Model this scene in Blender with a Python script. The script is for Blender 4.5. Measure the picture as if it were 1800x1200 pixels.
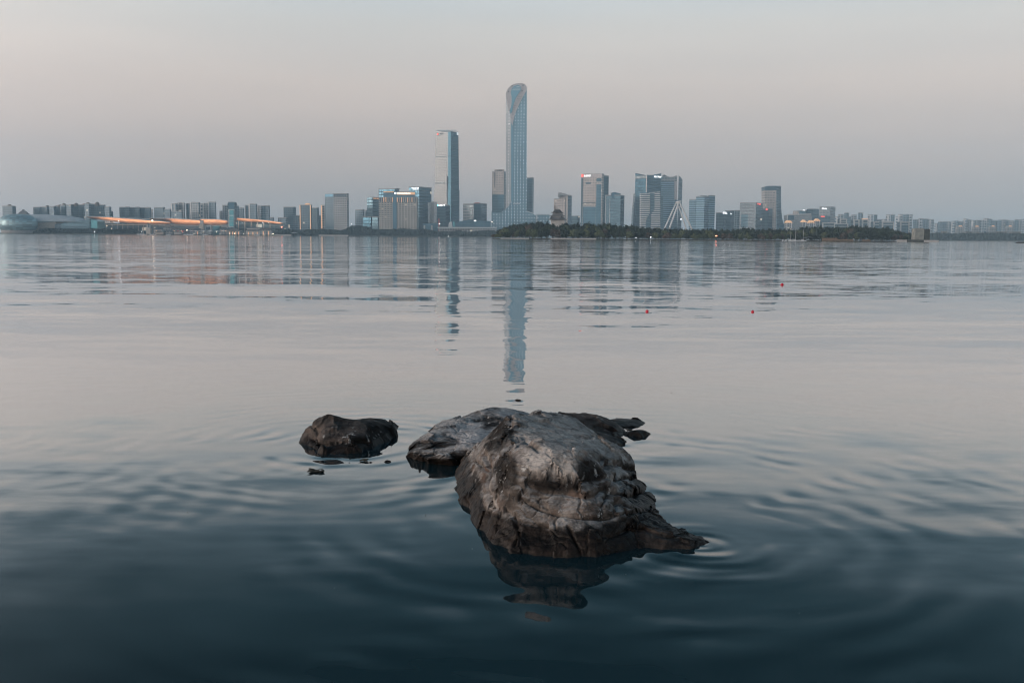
import bpy, bmesh, math, random
import numpy as np
from mathutils import Matrix, Vector

random.seed(7)
RNG = np.random.default_rng(7)
for o in list(bpy.data.objects):
    bpy.data.objects.remove(o)
SC = bpy.context.scene
COL = SC.collection

# ------------------------------------------------------------------ camera
FPX, CAM_H = 1750.0, 2.0
PITCH, ROLL = math.atan(184.2 / FPX), 0.0076
cam = bpy.data.cameras.new('camera')
cam.sensor_width = 36.0
cam.lens = 36.0 * FPX / 1800.0
cam.clip_start, cam.clip_end = 0.1, 30000
camo = bpy.data.objects.new('camera', cam)
COL.objects.link(camo)
CAM_R = Matrix.Rotation(math.pi / 2 - PITCH, 4, 'X') @ Matrix.Rotation(ROLL, 4, 'Z')
camo.matrix_world = Matrix.Translation((0, 0, CAM_H)) @ CAM_R
SC.camera = camo

# ------------------------------------------------------------------ exposure
SC.view_settings.view_transform = 'Standard'
SC.view_settings.look = 'None'
SC.view_settings.exposure = 0.1
SC.view_settings.gamma = 1.0
SC.cycles.max_bounces = 6
SC.cycles.volume_bounces = 1
SC.cycles.sample_clamp_indirect = 4.0
SC.cycles.filter_width = 1.1

# ------------------------------------------------------------------ sky and sun
SUN_AZ = Vector((-0.93, -0.37, 0)).normalized()
SUN_EL = math.radians(12)
W = bpy.data.worlds.new('World')
SC.world = W
W.use_nodes = True
wt = W.node_tree
for n in list(wt.nodes):
    wt.nodes.remove(n)


def N(t, kind, **kw):
    n = t.nodes.new(kind)
    for k, v in kw.items():
        setattr(n, k, v)
    return n


def math_node(t, op, a, b=None, c=None, clamp=False):
    n = N(t, 'ShaderNodeMath', operation=op, use_clamp=clamp)
    for i, v in enumerate((a, b, c)):
        if v is None:
            continue
        if isinstance(v, (int, float)):
            n.inputs[i].default_value = v
        else:
            t.links.new(v, n.inputs[i])
    return n.outputs[0]


def ramp_node(t, fac, stops, mode='LINEAR'):
    n = N(t, 'ShaderNodeValToRGB')
    n.color_ramp.interpolation = mode
    el = n.color_ramp.elements
    while len(el) < len(stops):
        el.new(0.5)
    for e, (p, c) in zip(el, stops):
        e.position = p
        e.color = (c[0], c[1], c[2], 1) if not isinstance(c, (int, float)) else (c, c, c, 1)
    t.links.new(fac, n.inputs[0])
    return n.outputs[0]


def mix_rgb(t, fac, a, b, mode='MIX'):
    n = N(t, 'ShaderNodeMix', data_type='RGBA', blend_type=mode)
    for i, v in ((0, fac), (6, a), (7, b)):
        if isinstance(v, (int, float)):
            n.inputs[i].default_value = v
        elif isinstance(v, (tuple, list)):
            n.inputs[i].default_value = (v[0], v[1], v[2], 1)
        else:
            t.links.new(v, n.inputs[i])
    return n.outputs[2]


def srgb(r, g, b):
    f = lambda c: ((c / 255 + 0.055) / 1.055) ** 2.4 if c > 10 else c / 255 / 12.92
    return (f(r), f(g), f(b))


tc = N(wt, 'ShaderNodeTexCoord')
sep = N(wt, 'ShaderNodeSeparateXYZ')
wt.links.new(tc.outputs['Generated'], sep.inputs[0])
elev = math_node(wt, 'MAXIMUM', sep.outputs[2], 0.0)
grad = ramp_node(wt, elev, [
    (0.0, srgb(158, 172, 182)), (0.035, srgb(186, 180, 178)), (0.075, srgb(214, 195, 184)),
    (0.14, srgb(225, 209, 198)), (0.20, srgb(221, 217, 211)), (0.232, srgb(213, 220, 222)),
    (0.275, srgb(142, 172, 187)), (0.34, srgb(88, 133, 150)), (0.42, srgb(50, 95, 112)), (0.65, srgb(50, 84, 108)), (1.0, srgb(50, 80, 104))])
# warm afterglow low in the west, where the sun has gone down behind the viewer
dotn = N(wt, 'ShaderNodeVectorMath', operation='DOT_PRODUCT')
wt.links.new(tc.outputs['Generated'], dotn.inputs[0])
dotn.inputs[1].default_value = (SUN_AZ.x, SUN_AZ.y, 0.06)
glow = math_node(wt, 'MULTIPLY_ADD', dotn.outputs['Value'], 0.75, 0.25, clamp=True)
glow = math_node(wt, 'POWER', glow, 2.4)
lowf = math_node(wt, 'SUBTRACT', 1.0, math_node(wt, 'MULTIPLY', elev, 1.5), clamp=True)
glow = math_node(wt, 'MULTIPLY', glow, lowf)
# faint unevenness of the dusk haze in the sky
skm = N(wt, 'ShaderNodeMapping')
skm.inputs['Scale'].default_value = (2.2, 2.2, 16)
wt.links.new(tc.outputs['Generated'], skm.inputs[0])
skn = N(wt, 'ShaderNodeTexNoise')
skn.inputs['Scale'].default_value = 1.4
skn.inputs['Detail'].default_value = 4
wt.links.new(skm.outputs[0], skn.inputs['Vector'])
grad = mix_rgb(wt, 1.0, grad, ramp_node(wt, skn.outputs[0], [(0.32, (0.955, 0.962, 0.97)), (0.68, (1.035, 1.02, 1.01))]), 'MULTIPLY')
glowc = mix_rgb(wt, glow, (0, 0, 0), (3.4, 2.85, 2.6))
both = mix_rgb(wt, 1.0, grad, glowc, 'ADD')
sky = N(wt, 'ShaderNodeTexSky', sky_type='NISHITA')
sky.sun_disc = False
sky.sun_elevation = SUN_EL
sky.sun_rotation = math.atan2(SUN_AZ.x, SUN_AZ.y)
sky.air_density, sky.dust_density, sky.ozone_density = 1.0, 2.0, 2.0
scaled = mix_rgb(wt, 1.0, both, (10.0, 10.0, 10.0), 'MULTIPLY')   # brought to the Sky Texture's units
blend = mix_rgb(wt, 0.94, sky.outputs[0], scaled)
bg = N(wt, 'ShaderNodeBackground')
bg.inputs['Strength'].default_value = 0.1
wt.links.new(blend, bg.inputs['Color'])
wo = N(wt, 'ShaderNodeOutputWorld')
wt.links.new(bg.outputs[0], wo.inputs['Surface'])

sunl = bpy.data.lights.new('sun', 'SUN')
sunl.energy = 1.0
sunl.angle = math.radians(25)
sunl.color = (1.0, 0.86, 0.76)
suno = bpy.data.objects.new('sun', sunl)
COL.objects.link(suno)
sv = Vector((SUN_AZ.x * math.cos(SUN_EL), SUN_AZ.y * math.cos(SUN_EL), math.sin(SUN_EL)))
suno.rotation_euler = sv.to_track_quat('Z', 'Y').to_euler()
suno.location = sv * 100

# ------------------------------------------------------------------ layout helpers (photo pixel -> place at a chosen distance)
R3 = CAM_R.to_3x3()


def P(px, py, D):
    d = R3 @ Vector(((px - 900) / FPX, -(py - 600) / FPX, -1))
    return Vector((0, 0, CAM_H)) + d * (D / d.y)


def ground(px, py, z=0.0):
    d = R3 @ Vector(((px - 900) / FPX, -(py - 600) / FPX, -1))
    return Vector((0, 0, CAM_H)) + d * ((z - CAM_H) / d.z)


LAND = 1.5


def PX(px, D, z=20):
    """x of a pixel column at distance D (taken near the ground)"""
    return P(px, 405, D).x


def PZ(px, py, D):
    return P(px, py, D).z


# ------------------------------------------------------------------ object helpers
class MB:
    def __init__(s):
        s.v, s.f, s.uv, s.mi = [], [], [], []

    def face(s, pts, uv=None, mi=0):
        i = len(s.v)
        s.v += [tuple(p) for p in pts]
        s.f.append(list(range(i, i + len(pts))))
        s.uv.append(uv if uv else [(p[0], p[2]) for p in pts])
        s.mi.append(mi)

    def prism(s, poly, z0, z1, cap=True):
        """poly: plan outline, counter-clockwise seen from above; z1 may be a list (a height per corner)"""
        n = len(poly)
        zt = z1 if isinstance(z1, (list, tuple)) else [z1] * n
        zb = z0 if isinstance(z0, (list, tuple)) else [z0] * n
        u = 0.0
        for i in range(n):
            a, b = poly[i], poly[(i + 1) % n]
            L = math.hypot(b[0] - a[0], b[1] - a[1])
            j = (i + 1) % n
            s.face([(a[0], a[1], zb[i]), (b[0], b[1], zb[j]), (b[0], b[1], zt[j]), (a[0], a[1], zt[i])],
                   [(u, zb[i]), (u + L, zb[j]), (u + L, zt[j]), (u, zt[i])])
            u += L
        if cap:
            top = [(p[0], p[1], z) for p, z in zip(poly, zt)]
            s.face(top, [(-1000.0, -1000.0)] * n)
            s.face([(p[0], p[1], z) for p, z in zip(poly[::-1], zb[::-1])], [(-1000.0, -1000.0)] * n)

    def frustum(s, poly0, poly1, z0, z1):
        n = len(poly0)
        for i in range(n):
            j = (i + 1) % n
            a, b, c, d = poly0[i], poly0[j], poly1[j], poly1[i]
            s.face([(a[0], a[1], z0), (b[0], b[1], z0), (c[0], c[1], z1), (d[0], d[1], z1)])
        s.face([(p[0], p[1], z1) for p in poly1])
        s.face([(p[0], p[1], z0) for p in poly0[::-1]])

    def box(s, c, sx, sy, sz, ang=0.0):
        ca, sa = math.cos(ang), math.sin(ang)
        pl = [(c[0] + x * ca - y * sa, c[1] + x * sa + y * ca) for x, y in
              ((-sx / 2, -sy / 2), (sx / 2, -sy / 2), (sx / 2, sy / 2), (-sx / 2, sy / 2))]
        s.prism(pl, c[2], c[2] + sz)

    def sheet(s, outline, back):
        """outline: 3D points in one plane facing the viewer (counter-clockwise as seen); back: offset vector giving thickness"""
        o = [Vector(p) for p in outline]
        b = [p + Vector(back) for p in o]
        us = [(p.x, p.z) for p in o]
        s.face(o, us)
        s.face(b[::-1], us[::-1])
        n = len(o)
        for i in range(n):
            j = (i + 1) % n
            L = (b[i] - o[i]).length
            s.face([o[i], b[i], b[j], o[j]], [(0, o[i].z), (L, o[i].z), (L, o[j].z), (0, o[j].z)])

    def tube(s, a, b, ra, rb=None, n=8):
        rb = ra if rb is None else rb
        a, b = Vector(a), Vector(b)
        q = (b - a).to_track_quat('Z', 'Y')
        ca = [a + q @ Vector((math.cos(2 * math.pi * k / n) * ra, math.sin(2 * math.pi * k / n) * ra, 0)) for k in range(n)]
        cb = [b + q @ Vector((math.cos(2 * math.pi * k / n) * rb, math.sin(2 * math.pi * k / n) * rb, 0)) for k in range(n)]
        for k in range(n):
            j = (k + 1) % n
            s.face([ca[k], ca[j], cb[j], cb[k]])
        s.face(ca[::-1])
        s.face(cb)

    def ball(s, c, rx, ry, rz, nu=14, nv=8, v0=-math.pi / 2):
        c = Vector(c)
        pt = lambda i, j: c + Vector((math.cos(v0 + (math.pi / 2 - v0) * j / nv) * math.cos(2 * math.pi * i / nu) * rx,
                                      math.cos(v0 + (math.pi / 2 - v0) * j / nv) * math.sin(2 * math.pi * i / nu) * ry,
                                      math.sin(v0 + (math.pi / 2 - v0) * j / nv) * rz))
        for j in range(nv):
            for i in range(nu):
                s.face([pt(i, j), pt(i + 1, j), pt(i + 1, j + 1), pt(i, j + 1)])

    def build(s, name, mat, parent=None, smooth=False, weld=False):
        off = parent_world(parent)
        me = bpy.data.meshes.new(name)
        me.from_pydata([(x - off.x, y - off.y, z - off.z) for x, y, z in s.v], [], s.f)
        uvl = me.uv_layers.new(name='metres')
        flat = [c for fu in s.uv for p in fu for c in p]
        uvl.data.foreach_set('uv', flat)
        mats = mat if isinstance(mat, (list, tuple)) else [mat]
        for m in mats:
            me.materials.append(m)
        if len(mats) > 1:
            me.polygons.foreach_set('material_index', s.mi)
        if weld:
            bm = bmesh.new()
            bm.from_mesh(me)
            bmesh.ops.remove_doubles(bm, verts=bm.verts, dist=1e-4)
            bm.to_mesh(me)
            bm.free()
        if smooth:
            me.polygons.foreach_set('use_smooth', [True] * len(me.polygons))
        me.update()
        o = bpy.data.objects.new(name, me)
        COL.objects.link(o)
        if parent:
            o.parent = parent
        return o


def parent_world(p):
    v = Vector((0, 0, 0))
    while p:
        v = v + Vector(p.location)
        p = p.parent
    return v


LABELS = {}


def tag(o, label, cat, group=None):
    o['label'], o['category'] = label, cat
    if group:
        o['group'] = group
    if len(label.replace('-', ' x').split()) > 99 or len(__import__('re').findall(r"[A-Za-z0-9][A-Za-z0-9'\u2019-]*", label)) > 16:
        print('LONG', label)
    if label in LABELS and LABELS[label] != group:
        print('same label', label)
    LABELS[label] = group
    return o


def thing(name, loc, label, cat, group=None):
    o = bpy.data.objects.new(name, None)
    o.empty_display_size = 1
    o.location = loc
    COL.objects.link(o)
    return tag(o, label, cat, group)


def struct(o, kind='structure'):
    o['kind'] = kind
    return o


# ------------------------------------------------------------------ materials
def new_mat(name):
    m = bpy.data.materials.new(name)
    m.use_nodes = True
    t = m.node_tree
    b = t.nodes['Principled BSDF']
    return m, t, b


def plain(name, col, rough=0.6, metal=0.0, vary=0.15, scale=0.3, emit=None, estr=0.0):
    m, t, b = new_mat(name)
    n = N(t, 'ShaderNodeTexNoise')
    n.inputs['Scale'].default_value = scale
    n.inputs['Detail'].default_value = 4
    tcn = N(t, 'ShaderNodeTexCoord')
    t.links.new(tcn.outputs['Object'], n.inputs['Vector'])
    lo = tuple(c * (1 - vary) for c in col)
    hi = tuple(min(1, c * (1 + vary)) for c in col)
    t.links.new(ramp_node(t, n.outputs[0], [(0.3, lo), (0.7, hi)]), b.inputs['Base Color'])
    b.inputs['Roughness'].default_value = rough
    b.inputs['Metallic'].default_value = metal
    if emit:
        b.inputs['Emission Color'].default_value = (*emit, 1)
        b.inputs['Emission Strength'].default_value = estr
    return m


def facade(name, wall, glass, pu, pv, fu, fv, lit=0.02, wall_rough=0.6, glass_metal=0.7, glass_rough=0.15, wall_metal=0.0,
           band=0.0, vary=0.35, lit_col=(1.0, 0.85, 0.65), lit_str=0.6, var_wall=0.12):
    """windows of a metre pitch pu x pv, opening fractions fu x fv; band>0: every band-th floor is a darker plant floor"""
    m, t, b = new_mat(name)
    uv = N(t, 'ShaderNodeUVMap')
    s = N(t, 'ShaderNodeSeparateXYZ')
    t.links.new(uv.outputs[0], s.inputs[0])
    u = math_node(t, 'DIVIDE', s.outputs[0], pu)
    v = math_node(t, 'DIVIDE', s.outputs[1], pv)
    fu_ = math_node(t, 'FRACT', u)
    fv_ = math_node(t, 'FRACT', v)
    wu = math_node(t, 'LESS_THAN', math_node(t, 'ABSOLUTE', math_node(t, 'SUBTRACT', fu_, 0.5)), fu / 2)
    wv = math_node(t, 'LESS_THAN', math_node(t, 'ABSOLUTE', math_node(t, 'SUBTRACT', fv_, 0.5)), fv / 2)
    win = math_node(t, 'MULTIPLY', wu, wv)
    roof = math_node(t, 'GREATER_THAN', s.outputs[1], -500.0)
    win = math_node(t, 'MULTIPLY', win, roof)
    cell = N(t, 'ShaderNodeCombineXYZ')
    t.links.new(math_node(t, 'FLOOR', u), cell.inputs[0])
    t.links.new(math_node(t, 'FLOOR', v), cell.inputs[1])
    oi = N(t, 'ShaderNodeObjectInfo')
    t.links.new(math_node(t, 'MULTIPLY', oi.outputs['Random'], 91.0), cell.inputs[2])
    wn = N(t, 'ShaderNodeTexWhiteNoise', noise_dimensions='3D')
    t.links.new(cell.outputs[0], wn.inputs['Vector'])
    g1 = tuple(c * (1 - vary) for c in glass)
    g2 = tuple(min(1, c * (1 + vary)) for c in glass)
    gcol = mix_rgb(t, wn.outputs['Value'], g1, g2)
    nz = N(t, 'ShaderNodeTexNoise')
    nz.inputs['Scale'].default_value = 0.03
    tcn = N(t, 'ShaderNodeTexCoord')
    t.links.new(tcn.outputs['Object'], nz.inputs['Vector'])
    w1 = tuple(c * (1 - var_wall) for c in wall)
    w2 = tuple(min(1, c * (1 + var_wall)) for c in wall)
    wcol = ramp_node(t, nz.outputs[0], [(0.35, w1), (0.65, w2)])
    col = mix_rgb(t, win, wcol, gcol)
    if band:
        bm_ = math_node(t, 'LESS_THAN', math_node(t, 'FRACT', math_node(t, 'DIVIDE', s.outputs[1], band)), 0.05)
        col = mix_rgb(t, math_node(t, 'MULTIPLY', bm_, 0.45), col, (0.03, 0.05, 0.06))
    t.links.new(col, b.inputs['Base Color'])
    t.links.new(math_node(t, 'MULTIPLY_ADD', win, glass_metal - wall_metal, wall_metal), b.inputs['Metallic'])
    t.links.new(math_node(t, 'MULTIPLY_ADD', win, glass_rough - wall_rough, wall_rough), b.inputs['Roughness'])
    if lit:
        wn2 = N(t, 'ShaderNodeTexWhiteNoise', noise_dimensions='3D')
        sc = N(t, 'ShaderNodeVectorMath', operation='ADD')
        t.links.new(cell.outputs[0], sc.inputs[0])
        sc.inputs[1].default_value = (17.3, 5.1, 9.7)
        t.links.new(sc.outputs[0], wn2.inputs['Vector'])
        on = math_node(t, 'MULTIPLY', math_node(t, 'LESS_THAN', wn2.outputs['Value'], lit), win)
        b.inputs['Emission Color'].default_value = (*lit_col, 1)
        t.links.new(math_node(t, 'MULTIPLY', on, lit_str), b.inputs['Emission Strength'])
    return m


M = {}
M['apt'] = facade('apartment_wall', (0.42, 0.43, 0.43), (0.025, 0.065, 0.095), 7.6, 6.0, 0.66, 0.6, 0.008, glass_metal=0.2)
M['apt_blue'] = facade('apartment_blue_grey_wall', (0.22, 0.30, 0.35), (0.02, 0.06, 0.09), 7.0, 6.0, 0.68, 0.6, 0.008, glass_metal=0.2)
M['apt_dark'] = facade('apartment_dark_wall', (0.115, 0.185, 0.23), (0.015, 0.05, 0.075), 7.0, 6.0, 0.66, 0.6, 0.008, glass_metal=0.2)
M['apt_pale'] = facade('apartment_pale_wall', (0.74, 0.72, 0.70), (0.06, 0.12, 0.17), 11.0, 9.0, 0.5, 0.6, 0.004, glass_metal=0.2)
M['glass_blue'] = facade('blue_curtain_wall', (0.03, 0.075, 0.10), (0.055, 0.125, 0.17), 9.0, 8.0, 0.9, 0.72, 0.006, wall_metal=0.3, vary=0.2)
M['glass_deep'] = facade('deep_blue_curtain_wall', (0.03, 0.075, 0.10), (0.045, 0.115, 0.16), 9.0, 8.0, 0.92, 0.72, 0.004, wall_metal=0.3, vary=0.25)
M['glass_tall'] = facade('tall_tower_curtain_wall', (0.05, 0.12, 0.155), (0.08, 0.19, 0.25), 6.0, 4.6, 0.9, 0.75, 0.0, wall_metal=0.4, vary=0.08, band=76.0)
M['glass_neutral'] = facade('neutral_grey_curtain_wall', (0.105, 0.107, 0.108), (0.118, 0.121, 0.122), 6.0, 4.6, 0.9, 0.75, 0.0, wall_metal=0.4, vary=0.06, band=76.0)  # lit-side copy of the tall tower glass, the light put into its colour
M['glass_pale'] = facade('pale_curtain_wall', (0.26, 0.27, 0.275), (0.20, 0.235, 0.25), 9.0, 8.0, 0.85, 0.65, 0.003, wall_metal=0.3, vary=0.15)
M['glass_grey'] = facade('grey_blue_curtain_wall', (0.075, 0.125, 0.155), (0.08, 0.145, 0.18), 9.0, 8.0, 0.9, 0.7, 0.004, wall_metal=0.3, vary=0.15)
M['beige'] = facade('beige_stone_office_wall', (0.50, 0.43, 0.38), (0.36, 0.33, 0.32), 7.5, 7.0, 0.6, 0.45, 0.03, glass_metal=0.4, lit_str=0.5)
M['hotel'] = facade('beige_hotel_grid_wall', (0.42, 0.39, 0.35), (0.035, 0.05, 0.06), 7.2, 4.9, 0.6, 0.38, 0.02, glass_metal=0.15, vary=0.6)
M['grid'] = facade('pale_grid_office_wall', (0.46, 0.45, 0.44), (0.05, 0.085, 0.11), 4.6, 5.4, 0.62, 0.55, 0.02, glass_metal=0.25, vary=0.4)
M['stripe'] = facade('white_striped_wall', (0.62, 0.60, 0.58), (0.05, 0.09, 0.12), 60.0, 5.4, 1.0, 0.46, 0.0, glass_metal=0.3, vary=0.1)
M['stripe_blue'] = facade('blue_striped_wall', (0.30, 0.42, 0.50), (0.07, 0.15, 0.20), 50.0, 5.6, 1.0, 0.6, 0.0, glass_metal=0.5, vary=0.2, wall_metal=0.3)
M['dots'] = facade('dotted_window_curtain_wall', (0.13, 0.25, 0.32), (0.5, 0.55, 0.58), 8.6, 8.8, 0.22, 0.46, 0.6, wall_rough=0.22, wall_metal=0.6,
                   glass_metal=0.0, glass_rough=0.4, lit_col=(0.85, 0.93, 1.0), lit_str=0.35)
M['dots_pale'] = facade('pale_side_curtain_wall', (0.23, 0.25, 0.265), (0.36, 0.38, 0.38), 9.0, 8.8, 0.3, 0.5, 0.05, wall_rough=0.25, wall_metal=0.5,
                        glass_metal=0.0, glass_rough=0.4, lit_col=(1, 0.92, 0.85), lit_str=0.4)
M['lowrise'] = facade('lowrise_wall', (0.36, 0.36, 0.36), (0.06, 0.10, 0.13), 6.0, 4.5, 0.6, 0.5, 0.03, glass_metal=0.2, lit_str=0.7)
M['hall'] = facade('exhibition_hall_glass', (0.16, 0.24, 0.28), (0.05, 0.11, 0.14), 14.0, 9.0, 0.9, 0.85, 0.07, glass_metal=0.3, lit_str=0.5)
M['white'] = plain('white_paint', (0.72, 0.70, 0.68), 0.5)
M['offwhite'] = plain('weathered_white_wall', (0.50, 0.48, 0.46), 0.7)
M['cream'] = plain('cream_stone', (0.52, 0.45, 0.38), 0.7)
M['concrete'] = plain('pale_concrete', (0.38, 0.37, 0.36), 0.8)
M['stone'] = plain('old_grey_stone', (0.27, 0.27, 0.24), 0.9, vary=0.3)
M['darkroof'] = plain('dark_tile_roof', (0.08, 0.085, 0.09), 0.7)
M['brownroof'] = plain('brown_tile_roof', (0.20, 0.16, 0.13), 0.8)
M['greyroof'] = plain('grey_tile_roof', (0.20, 0.20, 0.20), 0.7)
M['palemetal'] = plain('pale_metal_roof', (0.50, 0.53, 0.54), 0.35, 0.4)
M['teal'] = plain('teal_glass', (0.08, 0.28, 0.32), 0.15, 0.5)
M['darkglass'] = plain('dark_glass', (0.03, 0.07, 0.10), 0.12, 0.3)
M['bluetrim'] = plain('blue_metal_trim', (0.05, 0.13, 0.19), 0.3, 0.5)
M['ribbon'] = plain('pinkish_metal_ribbon', (0.52, 0.46, 0.44), 0.45, 0.2)
M['crown'] = plain('blue_crown_glass', (0.10, 0.26, 0.35), 0.15, 0.5)
M['redroof'] = plain('red_roof', (0.55, 0.10, 0.07), 0.6)
M['redcloth'] = plain('red_cloth', (0.5, 0.05, 0.04), 0.8)
M['pinkcloth'] = plain('pale_pink_cloth', (0.6, 0.5, 0.5), 0.8)
M['orangewood'] = plain('orange_timber_soffit', (0.74, 0.38, 0.22), 0.7, vary=0.3, scale=0.08)
M['reed'] = plain('dry_reeds', (0.30, 0.20, 0.13), 0.9, vary=0.4, scale=1.5)
M['soil'] = plain('bank_soil', (0.07, 0.065, 0.05), 0.95, vary=0.4, scale=0.4)
M['land'] = plain('far_land', (0.10, 0.11, 0.10), 0.9, vary=0.3, scale=0.02)
M['sign_white'] = plain('white_lit_sign', (0.8, 0.8, 0.8), 0.5, emit=(1, 1, 1), estr=1.6)
M['sign_cyan'] = plain('cyan_lit_sign', (0.2, 0.7, 0.8), 0.5, emit=(0.25, 0.9, 1), estr=1.6)
M['sign_red'] = plain('red_lit_sign', (0.8, 0.1, 0.08), 0.5, emit=(1, 0.12, 0.08), estr=1.3)
M['sign_orange'] = plain('warm_lit_fascia', (0.7, 0.45, 0.25), 0.5, emit=(1, 0.52, 0.26), estr=0.55)
M['sign_dark'] = plain('dark_letters', (0.06, 0.06, 0.07), 0.5)
M['lamp_warm'] = plain('warm_lamp_glow', (1, 0.9, 0.7), 0.5, emit=(1, 0.80, 0.55), estr=9)
M['lamp_white'] = plain('white_lamp_glow', (1, 1, 1), 0.5, emit=(0.95, 0.97, 1), estr=7)
M['lamp_red'] = plain('red_lamp_glow', (1, 0.3, 0.2), 0.5, emit=(1, 0.22, 0.12), estr=5)
M['pole'] = plain('grey_pole', (0.3, 0.3, 0.3), 0.5, 0.3)
M['buoy'] = plain('red_buoy_plastic', (0.62, 0.02, 0.05), 0.35, vary=0.25, scale=20)
M['hull'] = plain('white_hull', (0.7, 0.72, 0.73), 0.3)

# ------------------------------------------------------------------ water
def slope_noise(t, vec, scale, sx, detail, rough, seed):
    mp = N(t, 'ShaderNodeMapping')
    mp.inputs['Scale'].default_value = (scale * sx, scale, 1)
    mp.inputs['Location'].default_value = (seed, seed * 1.7, 0)
    mp.inputs['Rotation'].default_value = (0, 0, math.radians(4 - seed % 7))
    t.links.new(vec, mp.inputs['Vector'])
    n = N(t, 'ShaderNodeTexNoise')
    n.inputs['Scale'].default_value = 1.0
    n.inputs['Detail'].default_value = detail
    n.inputs['Roughness'].default_value = rough
    t.links.new(mp.outputs[0], n.inputs['Vector'])
    sub = N(t, 'ShaderNodeVectorMath', operation='SUBTRACT')
    t.links.new(n.outputs['Color'], sub.inputs[0])
    sub.inputs[1].default_value = (0.5, 0.5, 0.5)
    return sub.outputs[0]


def vscale(t, v, f):
    n = N(t, 'ShaderNodeVectorMath', operation='SCALE')
    t.links.new(v, n.inputs[0])
    if isinstance(f, (int, float)):
        n.inputs['Scale'].default_value = f
    else:
        t.links.new(f, n.inputs['Scale'])
    return n.outputs[0]


def vadd(t, a, b):
    n = N(t, 'ShaderNodeVectorMath', operation='ADD')
    for i, v in enumerate((a, b)):
        if isinstance(v, tuple):
            n.inputs[i].default_value = v
        else:
            t.links.new(v, n.inputs[i])
    return n.outputs[0]


RINGS = []   # (x, y, wavelength, amplitude, reach)


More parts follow.
